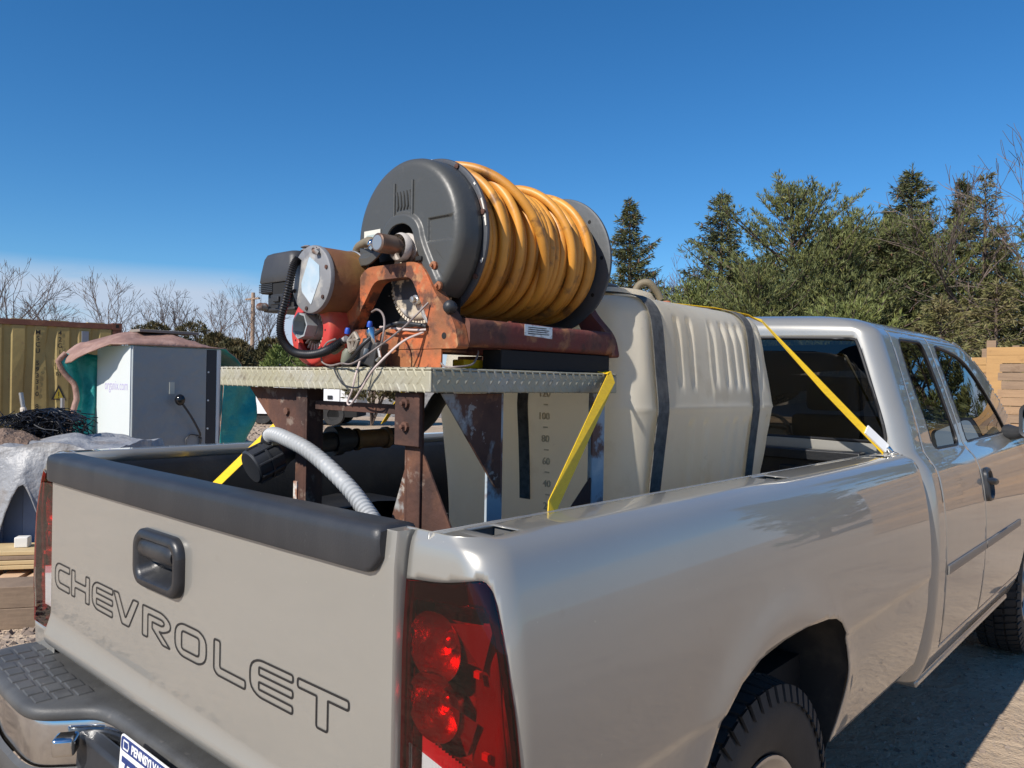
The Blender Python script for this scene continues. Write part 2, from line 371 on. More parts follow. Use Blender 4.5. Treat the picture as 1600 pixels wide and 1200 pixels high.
def make_lamp(flip):
    T = (lambda q: Vector(mir(q))) if flip else (lambda q: q)
    fl = lambda fs: [q[::-1] for q in fs] if flip else fs
    inset = [((a if a > 0 else a), b) for a, b in LAMP]
    UL = lin(.02, 1, 16)+lin(1, 2, 24)[1:]; VL = lin(.795, 1.27, 70)
    body = MB(); vs, fs = patch(lambda a, b: SB(a, b, -.055+.006*sin(b*210)*.3), UL, VL, LAMP); body.add([T(q) for q in vs], fl(fs))
    # side wall of the housing
    rows = []
    for (a, b) in LAMP:
        a = max(a, .02); rows.append([T(SB(a, b, -.001)), T(SB(a, b, -.056))])
    rows.append(rows[0]); body.grid(rows, 0, flip)
    o = tpart(body, 'tail_lamp', LAMPBK)
    # smoked border: ring between outline and an inner outline
    INN = roundpoly([(.09,.81,0),(.6,.80,0),(1.86,.81,.05),(1.70,.97,.2),(1.56,1.10,.2),(1.46,1.18,.1),(1.34,1.226,.12),(.6,1.214,.1),(.09,1.210,0)], .02, 5)
    rg = MB(); vs, fs = patch(lambda a, b: SB(a, b, -.006), UL, VL, LAMP, (INN,)); rg.add([T(q) for q in vs], fl(fs))
    c = tpart(rg, 'lamp_bezel', SMOKE, o, smooth=40, solid=.01)
    REV = [(.12,.845),(1.02,.838),(1.02,.958),(.12,.988)]
    bk = MB(); vs, fs = patch(lambda a, b: SB(a, b, -.045+.006*sin(b*40)), lin(.6, 1.8, 26), VL, [(.74,.84),(1.74,.84),(1.66,1.0),(1.52,1.12),(1.42,1.20),(.95,1.21),(.86,1.15),(.74,1.08)]); bk.add([T(q) for q in vs], fl(fs))
    tpart(bk, 'reflex_panel', REDFLAT, o, smooth=40)
    for zc in (1.146, 1.052):
        c0 = Vector((.825, .012, zc)); prof = []
        for k in range(11):
            t = k/10; prof.append((.010+.050*t, .062-.055*t**1.7))
        b2 = MB().lathe(prof, (c0.x, c0.y, c0.z), (0, 1, 0), 28)
        for i, q in enumerate(b2.v):
            q = Vector(q); d = q-c0; q = Vector((c0.x+d.x*.95+.012*abs(d.z)*4*(1 if d.x > 0 else 0), q.y+.012*max(0, d.x)*6, c0.z+d.z*.92)); b2.v[i] = tuple(q)
        bw = MB().add([T(Vector(q)) for q in b2.v], b2.f); tpart(bw, 'reflector_bowl', REDBACK, o, smooth=25)
        bw = MB().ball(T(Vector((c0.x, c0.y+.045, c0.z))), .014, 10, 6); tpart(bw, 'bulb', REDBACK, o, smooth=50)
    for (x0, z0, x1, z1, x2, z2) in ((.86,1.19,.93,1.195,.915,1.125),(.86,1.19,.915,1.125,.872,1.13),(.862,1.065,.90,1.04,.885,.985),(.855,1.085,.862,1.065,.885,.985)):  # purple triangles that paint the lens glare into the lamp
        fc = MB().add([T(Vector((x0,.022,z0))), T(Vector((x1,.045,z1))), T(Vector((x2,.038,z2)))], [(0,1,2)])
        tpart(fc, 'glare_facet', pmat('facet_glare_purple', (.20,.15,.22), .22, .2, coat=1) if 'facet_glare_purple' not in bpy.data.materials else bpy.data.materials['facet_glare_purple'], o)
    for x, z in ((.905,1.118),(.925,1.0)): am = MB().box(T(Vector((x-.006,.035,z-.005))), T(Vector((x+.006,.042,z+.005)))); tpart(am, 'amber_marker', AMBER, o)
    rv = MB(); rows = []
    for i in range(41):
        t = i/40; a = .12+.9*t; row = []
        for k in range(2):
            zz = .84 if k == 0 else .988-.03*t
            row.append(T(SB(a, zz, -.03+.004*(i % 2))))
        rows.append(row)
    rv.grid(rows, 0, flip); tpart(rv, 'reverse_reflector', SILVER, o)
    ln = MB(); vs, fs = patch(lambda a, b: SB(a, b, .003), UL, VL, LAMP, (REV,)); ln.add([T(q) for q in vs], fl(fs))
    tpart(ln, 'red_lens', RED, o, smooth=40)
    lc = MB(); vs, fs = patch(lambda a, b: SB(a, b, .003), UL, VL, REV); lc.add([T(q) for q in vs], fl(fs))
    tpart(lc, 'clear_lens', CLEAR, o, smooth=40)
for fl in (False, True): make_lamp(fl)

# dark filler behind tailgate gaps and bed box
mb = MB(); 
mb.box((-.80,.10,.795), (.74,2.29,.80))                                                           # floor
mb.grid([[Vector((x, .05, .80)), Vector((x, 2.28, .80)), Vector((x, 2.28, .801))] for x in (-.8, .74)])
for i in range(18):
    x = -.72+i*.085; mb.box((x, .1, .80), (x+.045, 2.26, .812))
for s in (0, 1):
    T = mir if s else (lambda q: q)
    rows = [[T((.79, y, 1.285)), T((.775, y, 1.27)), T((.765, y, 1.1)), T((.755, y, .80))] for y in lin(.05, 2.27, 12)]
    mb.grid([[Vector(q) for q in R] for R in rows], 0, s == 0)
rows = []
for k in range(9):
    a = pi*k/8; rows.append([Vector((x, 1.01-.44*cos(a), .80+.31*sin(a)**.6)) for x in (-.83, -.80, -.60, -.57)])
mb.grid(rows)
rows2 = [[Vector(mir(q)) for q in R] for R in rows]; mb.grid(rows2)
o_ = tpart(mb, 'bed_liner', LINER, smooth=50)
mb = MB(); mb.box((-.80, 2.255, .80), (.74, 2.275, 1.285)); mb.box((-.81, 2.235, 1.275), (.75, 2.30, 1.318))
for i in range(9): mb.box((-.72+i*.165, 2.245, .83), (-.64+i*.165, 2.256, 1.25))
tpart(mb, 'bed_bulkhead', LINER, bevel=.006)
mb = MB(); mb.box((-.90, .12, .44), (.84, 2.25, .78)); mb.box((-.45, -.02, .40), (.39, 5.3, .58)); mb.box((-.70, 2.3, .42), (.64, 4.1, .52))  # dark boxes for floor and frame, added to block light underneath
tpart(mb, 'underbody_light_block', DARK)

# tailgate
def TGY(x, z):
    zc = .858-.022*(x+.78); t2 = max(0, zc-z); t2 = t2-.012*(1-exp(-t2/.012)); t = 0
    y = -.006*(1-((x+.03)/.80)**2)-.36*t2
    if z > 1.26: y += (z-1.26)*.1
    if z < .80: y += (.80-z)**2*18
    return y
mb = MB(); X0, X1 = -.818, .752
xs = [X0, X0+.003, X0+.008]+lin(X0+.02, X1-.02, 150)+[X1-.008, X1-.003, X1]
def tgp(x, z):
    e = min(x-X0, X1-x); y = TGY(x, z)+(.006*(1-sqrt(max(0, 1-(1-e/.006)**2))) if e < .006 else 0)
    return Vector((x, y, z))
zs = lin(.765, .80, 4)+lin(.80, .875, 30)[1:]+lin(.875, 1.06, 9)[1:]+lin(1.06, 1.20, 24)[1:]+lin(1.20, 1.318, 6)[1:]
rows = [[Vector((X0, .045, z)) for z in zs]]+[[tgp(x, z) for z in zs] for x in xs]+[[Vector((X1, .045, z)) for z in zs]]
HOLEP = rpoly(-.075-.10, 1.078, -.075+.10, 1.184, .03, 6); vs, fs = patch(tgp, xs, zs, None, (HOLEP,)); mb.add(vs, fs); mb.grid(rows[:2]); mb.grid(rows[-2:]); rows2 = [[R[-1], Vector((R[-1].x, .05, 1.318))] for R in rows]; mb.grid(rows2)
mb.grid([[Vector((R[0].x, .05, .775)), R[0]] for R in rows]); mb.box((X0, .045, .79), (X1, .055, 1.31))
TG = tpart(mb, 'tailgate', PAINT); weld(TG); TG.data.shade_smooth(); TG.data.set_sharp_from_angle(angle=radians(35))
# cap along the top edge
prof = [(-.004,1.243),(-.0115,1.245),(-.0145,1.252),(-.0155,1.301),(-.0135,1.3145),(-.005,1.3215),(.010,1.3245),(.06,1.3225),(.071,1.318),(.0755,1.307),(.076,1.29)]
mb = MB(); rows = []
for x in [-.822,-.818,-.80]+lin(-.76, .66, 24)+[.69,.705,.715,.722,.725]:
    b = -.006*(1-((x+.03)/.80)**2); row = []
    tr = max(0, (x-.69)/.035)
    for i, (y, z) in enumerate(prof):
        zz = z
        if i < 3: zz = z+.03*tr**2.2
        shrink = .006*max(0, (x-.715)/.01)**2 if x > .715 else (.004 if x < -.82 else 0)
        row.append(Vector((x+.0*tr, y+b+(shrink if i < 7 else -shrink), zz-(shrink if 4 < i else 0)+(.003*noise.noise(Vector((x*6, 0, i)))*(.4)))))
    rows.append(row)
mb.grid(rows, 0, True); k = len(prof)
mb.add(rows[0], [tuple(range(k))]); mb.add(rows[-1], [tuple(range(k-1, -1, -1))])
CAP = tpart(mb, 'tailgate_cap', BLACKPL, TG, smooth=45)
# handle
def ringpts(x0, z0, x1, z1, r, yf, n=6): return [Vector((a, yf, b)) for a, b in rpoly(x0, z0, x1, z1, r, n)]
mb = MB(); cx = -.075
levels = [(-.118,1.062,.118,1.200,.042,.001),(-.117,1.063,.117,1.199,.042,-.012),(-.110,1.070,.110,1.192,.038,-.020),(-.098,1.082,.098,1.180,.030,-.020),(-.090,1.088,.090,1.174,.026,-.012),(-.084,1.094,.084,1.170,.024,.010),(-.070,1.108,.070,1.160,.02,.026)]
rows = []
for x0, z0, x1, z1, rr, yf in levels:
    q = ringpts(cx+x0, z0, cx+x1, z1, rr, yf-.006); rows.append(q+[q[0]])
mb.grid(rows, 0, False); mb.add(rows[-1][:-1], [tuple(range(len(rows[-1])-2, -1, -1))])
HD = tpart(mb, 'tailgate_handle', pmat('handle_plastic', (.02,.021,.024), .38, layers=[((.05,.05,.05), 20, .5, .8, .6)], bump=[(300,.1,.003)]), TG, smooth=50)
mb = MB(); rows = []
for k in range(13):
    a = -pi*.55+pi*1.1*k/12; rows.append([Vector((cx+x, -.008-.020*cos(a)+(.004 if abs(x) > .078 else 0), 1.155+.026*sin(a)*(1 if abs(x) < .078 else .9))) for x in (-.084,-.078,-.05,0,.05,.078,.084)])
mb.grid(rows, 0, False); mb.add(rows[0], [tuple(range(7))]); mb.add([R[0] for R in rows], [tuple(range(12,-1,-1))]); mb.add([R[-1] for R in rows], [tuple(range(13))])
o = tpart(mb, 'handle_lever', bpy.data.materials['handle_plastic'], TG, smooth=50)
# CHEVROLET in outlined letters
LET = {'C': [(1,0),(.18,0,.25),(0,.22,.2),(0,.78,.2),(.18,1,.25),(1,1),(1,.76),(.34,.76,.1),(.24,.66,.1),(.24,.34,.1),(.34,.24,.1),(1,.24)],
 'H': [(0,0),(0,1),(.2,1),(.2,.62),(.8,.62),(.8,1),(1,1),(1,0),(.8,0),(.8,.38),(.2,.38),(.2,0)],
 'E': [(1,0),(.2,0,.2),(0,.2,.2),(0,.8,.2),(.2,1,.2),(1,1),(1,.80),(.22,.80,.04),(.22,.60,.04),(1,.60),(1,.40),(.22,.40,.04),(.22,.20,.04),(1,.20)],
 'V': [(.36,0),(0,1),(.21,1),(.5,.24),(.79,1),(1,1),(.64,0)],
 'R': [(0,0),(0,1),(.74,1,.25),(1,.80,.2),(1,.56,.2),(.74,.38,.2),(.62,.38,.02),(1,0),(.74,0),(.36,.38,.02),(.36,.58,.02),(.70,.58,.08),(.78,.64,.08),(.78,.73,.08),(.70,.78,.08),(.2,.78),(.2,0)],
 'O': [(.2,0,.2),(0,.2,.2),(0,.8,.2),(.2,1,.2),(.8,1,.2),(1,.8,.2),(1,.2,.2),(.8,0,.2)],
 'L': [(0,1),(.2,1),(.2,.24),(1,.24),(1,0),(.12,0,.1),(0,.12,.1)],
 'T': [(0,1),(1,1),(1,.77),(.61,.77,.03),(.61,0),(.39,0),(.39,.77,.03),(0,.77)]}
OIN = [(.27,.22,.08),(.22,.27,.08),(.22,.73,.08),(.27,.78,.08),(.73,.78,.08),(.78,.73,.08),(.78,.27,.08),(.73,.22,.08)]
INK = pmat('letter_ink', (.012,.012,.013), .45)
for ch, xa, xb in (('C',-.777,-.659),('H',-.643,-.509),('E',-.489,-.351),('V',-.346,-.194),('R',-.171,-.023),('O',0,.145),('L',.178,.305),('E',.322,.472),('T',.487,.640)):
    mb = MB()
    for P in ([LET[ch], OIN] if ch == 'O' else [LET[ch]]):
        w, h = xb-xa, .072
        q = roundpoly([(xa+a[0]*w, .941+a[1]*h, (a[2]*w*.55 if len(a) > 2 else .006)) for a in P], .006, 3)
        kk = len(q); rows = []
        for i in range(kk):
            a = Vector(q[i-1]); b = Vector(q[i]); c = Vector(q[(i+1) % kk])
            t = ((b-a).normalized()+(c-b).normalized()); t = t.normalized() if t.length > 1e-6 else (c-b).normalized()
            n = Vector((-t.y, t.x)); d = (b-a).normalized(); s = max(.5, abs(t.dot(d))) if (b-a).length > 1e-6 else 1
            rows.append([Vector((b.x+n.x*w2/s, TGY(b.x, b.y)-.0012, b.y+n.y*w2/s)) for w2 in (-.0023, .0023)])
        rows.append(rows[0]); mb.grid(rows)
    tpart(mb, 'letter', INK, TG)

# bumper
def padpts(inset=0, zz=0):
    half = [(-.995,.03),(-.995,-.085),(-.955,-.118),(-.86,-.142),(-.68,-.166),(-.50,-.170),(-.435,-.155),(-.385,-.10),(-.345,-.050),(-.29,-.034),(-.20,-.030),(-.03,-.030)]
    P = half+[(-.06-x, y) for x, y in half[-2::-1]]
    return [(x+(.03-(x+.03))*0, y) for x, y in roundpoly(P, .05, 4)]
PP = padpts()
def off2(P, d):
    k = len(P); o = []
    for i in range(k):
        a = Vector(P[max(0, i-1)]); c = Vector(P[min(k-1, i+1)]); t = (c-a).normalized(); n = Vector((t.y, -t.x))
        o.append((P[i][0]+n.x*d, P[i][1]+n.y*d))
    return o
PP = [q for q in PP if q[1] < .029]
mb = MB(); rows = []
for d, z in ((-.10,.728),(-.022,.7285),(-.010,.7265),(-.003,.721),(0,.712),(0,.703),(-.004,.696),(-.012,.692),(-.04,.689)):
    q = off2(PP, d); rows.append([Vector((x, max(-.2, min(y, .035)) if d > -.05 else .035, z)) for x, y in q])
rows[0] = [Vector((x, .035, .728)) for x, y in off2(PP, -.02)]
mb.grid(rows, 0, False)
PADM = pmat('weathered_pad_plastic', (.062,.063,.063), .55, layers=[((.10,.10,.098), 5, .45, .7, .7), ((.035,.034,.033), 9, .5, .7, .6), ((.16,.15,.14), 34, .64, .72, .5)], bump=[(200,.15,.004)])
BP = tpart(mb, 'bumper', PADM, smooth=40)
# raised tread blocks on the step pads
for s in (0, 1):
    for i in range(8):
        for j in range(3):
            x = -.955+i*.062+j*.012; y = -.118+j*.046-(.012 if i > 1 else -.012)-(.010 if 3 < i else 0)
            if y < -.16: continue
            a = [(x, y, .7275), (x+.054, y-.003, .7275), (x+.054, y+.037, .7275), (x, y+.040, .7275)]
            b = [(q[0]+(.003 if k in (0,3) else -.003), q[1]+(.003 if k < 2 else -.003), .7315) for k, q in enumerate(a)]
            vs = [Vector(mir(q) if s else q) for q in a+b]
            fs = [(4,5,6,7),(0,1,5,4),(1,2,6,5),(2,3,7,6),(3,0,4,7)]
            mb = MB().add(vs, [q[::-1] for q in fs] if s else fs); tpart(mb, 'step_tread', PADM, BP)
mb = MB(); rows = []
for d, z in ((-.014,.691),(-.010,.678),(-.010,.61),(-.014,.575),(-.03,.560)):
    q = off2(PP, d); rows.append([Vector((x, y, z)) for x, y in q])
mb.grid(rows, 0, False); tpart(mb, 'chrome_face', CHROME, BP, smooth=40)
mb = MB(); rows = []
for d, z in ((-.008,.578),(.004,.570),(.006,.545),(-.01,.47),(-.05,.42)):
    q = off2(PP, d); rows.append([Vector((x, y, z)) for x, y in q])
mb.grid(rows, 0, False); tpart(mb, 'bumper_valance', PADM, BP, smooth=40)
mb = MB().box((-.026,-.026,-.022),(.026,.026,.024),0,Matrix.Translation((-.345,-.112,.655)) @ Matrix.Rotation(radians(55),4,'Z')); tpart(mb, 'tow_bracket', CHROME, BP, bevel=.009)
mb = MB(); mb.box((-.40, -.075, .56), (.34, -.03, .665)); tpart(mb, 'plate_recess', BLACKPL, BP, bevel=.01)
# licence plate
PM = TM((-.10, -.086, .600), (1, 0, 0), (0, .06, 1))
WHITE = pmat('plate_white', (.78,.78,.76), .4); NAVY = pmat('plate_navy', (.012,.035,.16), .4); GOLD = pmat('plate_gold', (.75,.55,.05), .4)
mb = MB(); mb.prism(rpoly(0, 0, .305, .152, .012, 4), .002, PM); PL = tpart(mb, 'licence_plate', WHITE)
mb = MB(); mb.prism(rpoly(.004, .117, .301, .148, .009, 4), .0008, PM @ Matrix.Translation((0,0,.0022))); mb2 = mb
tpart(mb, 'plate_band', NAVY, PL)
mb = MB(); mb.prism(rpoly(.004, .004, .301, .024, .008, 4), .0008, PM @ Matrix.Translation((0,0,.0022))); tpart(mb, 'plate_footer', GOLD, PL)
def text(s, M, size, mat, name, parent, bold=.0, off=(0,0,0), xs=1, align='LEFT', thick=.0006):
    c = bpy.data.curves.new(name, 'FONT'); c.body = s; c.size = size; c.offset = bold; c.extrude = thick; c.align_x = align; c.resolution_u = 3
    t = bpy.data.objects.new('tmp', c); COL.objects.link(t); dg = bpy.context.evaluated_depsgraph_get(); dg.update()
    me = bpy.data.meshes.new_from_object(t.evaluated_get(dg)); bpy.data.objects.remove(t); me.materials.clear(); me.materials.append(mat)
    me.transform(M @ Matrix.Diagonal((xs,1,1,1))); o = bpy.data.objects.new(name, me); COL.objects.link(o)
    if parent: o.parent = parent; 
    return o
TOFF = Matrix.Translation((.03, -2.6, 0))
text('PENNSYLVANIA', TOFF @ PM @ Matrix.Translation((.060,.124,.0032)), .026, WHITE, 'lettering', PL, .0008)
text('7TP 3846', TOFF @ PM @ Matrix.Translation((.012,.032,.003)), .105, NAVY, 'lettering', PL, .0015, xs=.62)
mb = MB(); mb.frame([(.018,.122),(.044,.122),(.048,.132),(.044,.143),(.018,.143)], [(.021,.125),(.042,.125),(.045,.132),(.042,.140),(.021,.140)], .0008, PM @ Matrix.Translation((0,0,.0032)))
tpart(mb, 'state_emblem', WHITE, PL)
# ------------------------------------------------------------------ cab
XC = [(.46,.915),(.50,.935),(.56,.955),(.62,.966),(.72,.977),(.86,.985),(.95,.987),(1.08,.981),(1.18,.968),(1.25,.950),(1.285,.928),(1.305,.912),(1.325,.898),(1.43,.868),(1.55,.829),(1.67,.790),(1.765,.758),(1.785,.748),(1.805,.728),(1.822,.700),(1.836,.655),(1.846,.58),(1.853,.45),(1.857,.25),(1.858,.02)]
ZMAX = 1.858
def cab_ring(v):
    X = interp(XC, v) if v > 1.80 else sinterp(XC, v)
    if v <= 1.79: yb = 2.335+.085*max(0, v-1.32); dz = 0
    else: yb = 2.375+(.742-X)*.55
    return X, yb
CR = .078
def front_y(v):
    return 4.70 if v < 1.33 else 4.70-1.75*(v-1.33) if v < 1.62 else 4.1925-2.6*(v-1.62)-1.2*max(0, v-1.72)
def SC(uu, v, off=0.0):
    X, yb = cab_ring(v); rc = min(CR, X*.9); z = v; Xc = X
    if uu <= 1:
        x = max(0, (Xc-rc))*uu; y = yb-.012*(1-uu*uu)*1; n = (0,-1)
        if v > 1.79: z = v+0*(1-uu)
    elif uu <= 2:
        a = (uu-1)*pi/2; x = Xc-rc+rc*sin(a); y = yb+rc-rc*cos(a); n = (sin(a), -cos(a))
    else:
        y0 = yb+rc; y = y0+uu-2; x = Xc; n = (1, 0)
        fy = max(front_y(v), y0+.05); y = min(y, fy)
        if v > 1.3 and y > 3.6: x -= .05*((y-3.6)/1.1)**2
    # crown of the roof across the width
    z += .022*max(0, 1-(x/.72)**2)*max(0, min(1, (v-1.74)/.06))
    k = .6 if v > 1.33 else 1; nz = .32 if 1.33 < v < 1.79 else (0 if v < 1.33 else .8)
    l = sqrt(n[0]**2+n[1]**2+nz*nz)
    return Vector((x+n[0]/l*off-.0, y+n[1]/l*off, z+nz/l*off))
def cuv(y, z):
    X, yb = cab_ring(z); return (2+y-(yb+min(CR, X*.9)), z)
UC = lin(0, 1, 26)+lin(1, 2, 16)[1:]+[2+q for q in lin(0, 2.5, 208)[1:]]
VC = lin(.46, 1.80, 134)+[1.805,1.81,1.815,1.822,1.829,1.836,1.841,1.846,1.85,1.853,1.8555,1.857,1.8577,1.858]
SEAM_A = [(2.545,.40),(2.535,.62),(2.515,.80),(2.500,.96),(2.490,1.15),(2.488,1.25),(2.490,1.295),(2.500,1.32),(2.525,1.55),(2.545,1.70),(2.55,1.80)]
SEAM_B = [(3.215,.40),(3.21,.70),(3.207,.874),(3.19,1.1),(3.165,1.25),(3.153,1.302),(3.150,1.34),(3.135,1.55),(3.118,1.72),(3.11,1.80)]
def seam(S, d): return [cuv(y+d, z) for y, z in S]
DOORTOP = 1.797; ROCK = .575
REARWIN = roundpoly([(-.5,1.357,0),(1.06,1.357,.07),(1.07,1.50,.5),(1.03,1.752,.10),(.94,1.757,.1),(-.5,1.768,0)], .06, 6)
QW = [cuv(y, z) for y, z in roundpoly([(2.665,1.322),(3.085,1.320),(3.045,1.60),(3.005,1.770),(2.640,1.766),(2.635,1.60)], .055, 6)]
FW = [cuv(y, z) for y, z in roundpoly([(3.235,1.325,.03),(4.30,1.335,.06),(4.18,1.42,.1),(3.86,1.645,.25),(3.62,1.735,.2),(3.195,1.766,.05),(3.215,1.55,.1)], .05, 6)]
ARCHF_C = (4.50, .42); ARCHF = [cuv(4.66+.46*cos(a)*(1.0), .44+.50*sin(a)) for a in lin(0, pi, 30)]+[cuv(4.20,.3), cuv(5.12,.3)]
BIG = 9
RD = seam(SEAM_A, .004)+[cuv(y-.004, z) for y, z in SEAM_B[::-1]]           # rear door
def clipz(P, z0, z1):  return [(a, min(max(b, z0), z1)) for a, b in P]
RD = clipz(RD, ROCK, DOORTOP); 
FD = clipz(seam(SEAM_B, .004)+[cuv(4.0, 1.80), cuv(4.26,1.60), cuv(4.66,1.36), cuv(4.56,1.28), cuv(4.55,.8), cuv(4.45,.40)], ROCK, DOORTOP)
SIDE_CUT = clipz([cuv(y-.0, z) for y, z in SEAM_A]+[(BIG,1.80),(BIG,.40)], ROCK-.004, DOORTOP+.004)
DOORGLASS = glassmat('door_glass', (.16,.20,.18)); REARGLASS = glassmat('rear_glass', (.10,.11,.115))
SEAL = pmat('window_seal', (.012,.012,.013), .5)
def both(vs, fs, mb, flip, mi=0):
    if flip: mb.add([Vector(mir(q)) for q in vs], [q[::-1] for q in fs], mi)
    else: mb.add(vs, fs, mi)
def shiftx(q): return Vector((q.x-.0, q.y, q.z))
# the right half is measured from x = 0, the truck's middle is x = -.03: stretch the middle
def SCX(uu, v, off=0.0):
    q = SC(uu, v, off); X = interp(XC, v); t = max(0, 1-q.x/max(.2, X)); q.x = q.x-.03*t; return q
mb = MB(); vs, fs = patch(SCX, UC, VC, None, (REARWIN, SIDE_CUT, ARCHF)); both(vs, fs, mb, False); both(vs, fs, mb, True)
CAB = tpart(mb, 'cab', PAINT); weld(CAB, 4e-4); CAB.data.shade_smooth(); CAB.data.set_sharp_from_angle(angle=radians(38))
q = CAB.modifiers.new('solid', 'SOLIDIFY'); q.thickness = .012; q.offset = -1
# inner shell seen through the shut lines
mb = MB(); QS = [(a, b) for a, b in clipz([cuv(y-.05, z) for y, z in SEAM_A]+[(BIG,1.80),(BIG,.40)], ROCK-.03, DOORTOP+.02)]
vs, fs = patch(lambda a, b: SCX(a, b, -.016), UC[::2], VC[::2], QS, (QW, FW, ARCHF)); both(vs, fs, mb, False); both(vs, fs, mb, True)
tpart(mb, 'door_aperture', DARK)
for fl in (False, True):
    mb = MB(); vs, fs = patch(SCX, UC, VC, RD, (QW,)); both(vs, fs, mb, fl)
    d1 = tpart(mb, 'rear_door', PAINT); weld(d1, 3e-4); d1.data.shade_smooth(); d1.data.set_sharp_from_angle(angle=radians(38))
    q = d1.modifiers.new('solid', 'SOLIDIFY'); q.thickness = .012; q.offset = -1
    mb = MB(); vs, fs = patch(SCX, UC, VC, FD, (FW, ARCHF)); both(vs, fs, mb, fl)
    d2 = tpart(mb, 'front_door', PAINT); weld(d2, 3e-4); d2.data.shade_smooth(); d2.data.set_sharp_from_angle(angle=radians(38))
    q = d2.modifiers.new('solid', 'SOLIDIFY'); q.thickness = .012; q.offset = -1
    for P, dd in ((QW, d1), (FW, d2)):
        mb = MB(); vs, fs = patch(lambda a, b: SCX(a, b, -.007), UC, VC, P); both(vs, fs, mb, fl)
        tpart(mb, 'window_pane', DOORGLASS, dd, smooth=50)
        T = (lambda q: Vector(mir(q))) if fl else (lambda q: q)
        mb = MB(); mb.tube([T(SCX(a, b, -.004)) for a, b in P], .0065, 6, closed=True); tpart(mb, 'window_seal', SEAL, dd, smooth=60)
    # mouldings along both doors
    T = (lambda q: Vector(mir(q))) if fl else (lambda q: q)
    for dd, ya, yb in ((d1, 2.53, 3.198), (d2, 3.214, 4.03)):
        rows = []
        for y in lin(ya, yb, 14):
            uu = cuv(y, .9)[0]; rows.append([T(SCX(uu, z, o)) for z, o in ((.852,.0005),(.854,.006),(.862,.008),(.880,.008),(.888,.006),(.890,.0005))])
        mb = MB(); mb.grid(rows, 0, fl); mb.add(rows[0], [(0,1,2,3,4,5)]); mb.add(rows[-1], [(5,4,3,2,1,0)])
        tpart(mb, 'door_moulding', pmat('moulding', (.22,.21,.195), .4, .4) if 'moulding' not in bpy.data.materials else bpy.data.materials['moulding'], dd, smooth=40)
    # handle of the front door
    mb = MB(); rows = []
    cyh, czh = 3.285, 1.135
    for lv, (sy, sz, o) in enumerate(((.062,.075,.001),(.060,.073,.012),(.050,.062,.016),(.042,.052,.004))):
        P = rpoly(cyh-sy, czh-sz, cyh+sy, czh+sz, .035, 6); R = [T(SCX(cuv(a, b)[0], b, o)) for a, b in P]; rows.append(R+[R[0]])
    mb.grid(rows, 0, not fl); mb.add(rows[-1][:-1], [tuple(range(len(rows[-1])-1))])
    h = tpart(mb, 'door_handle', bpy.data.materials['handle_plastic'], d2, smooth=50)
    mb = MB(); mb.tube([T(SCX(cuv(y, z)[0], z, o)) for y, z, o in ((cyh-.055,czh+.022,.006),(cyh-.03,czh+.018,.022),(cyh+.02,czh+.012,.026),(cyh+.05,czh+.008,.012))], [.010,.016,.016,.010], 10)
    tpart(mb, 'handle_lever', bpy.data.materials['handle_plastic'], d2, smooth=60)
    # mirror
    mb = MB(); M = TM(T(Vector((.0,0,0))), (1,0,0), (0,0,1))
    s = -1 if fl else 1; cxm = T(Vector((1.085, 4.06, 1.405))); rows = []
    for d, w, hh, rr in ((.0,.100,.076,.03),(-.004,.116,.088,.04),(.02,.118,.092,.045),(.06,.105,.080,.045),(.09,.075,.055,.04)):
        R = [Vector((cxm.x+a, cxm.y+d, cxm.z+b)) for a, b in rpoly(-w, -hh, w, hh, rr, 6)]; rows.append(R+[R[0]])
    mb.grid(rows, 0, True); mb.add(rows[-1][:-1], [tuple(range(len(rows[-1])-1))])
    mb.tube([T(Vector(q)) for q in ((.90,4.16,1.335),(.95,4.13,1.335),(1.01,4.10,1.35))], [.045,.035,.03], 10)
    mr = tpart(mb, 'wing_mirror', BLACKPL, smooth=50)
    mb = MB(); mb.add([Vector((cxm.x+a, cxm.y+.001, cxm.z+b)) for a, b in rpoly(-.099, -.075, .099, .075, .03, 6)], [tuple(range(28))])
    tpart(mb, 'mirror_glass', pmat('mirror_silver', (.75,.8,.82), .02, 1) if not fl else bpy.data.materials['mirror_silver'], mr)
# rear window
mb = MB(); vs, fs = patch(lambda a, b: SCX(a, b, -.008), UC[:60], VC, REARWIN); both(vs, fs, mb, False); both(vs, fs, mb, True)
RW = tpart(mb, 'rear_window', REARGLASS); weld(RW, 4e-4); RW.data.shade_smooth()
edge = [q for q in REARWIN if q[0] >= 0]; mb = MB()
ring = [SCX(a, b, -.003) for a, b in [(0,1.357)]+edge+[(0,1.768)]]
mb.tube(ring+[Vector(mir(q)) for q in ring[::-1]], .0075, 6, closed=True); tpart(mb, 'window_seal', SEAL, RW, smooth=60)
# windscreen between the pillars
mb = MB(); rows = []
for v in [1.34]+lin(1.36, 1.79, 20):
    q = SCX(9, v); w = q.x+.03; rows.append([Vector((-.03+w*t, q.y+.16*(1-t*t)*(1-.4*(v-1.34)/.45), q.z+.02*(1-t*t)*max(0,(v-1.7)/.1))) for t in lin(-1, 1, 16)])
mb.grid(rows, 0, True); tpart(mb, 'windscreen', glassmat('windscreen_glass', (.62,.70,.66)), smooth=60)
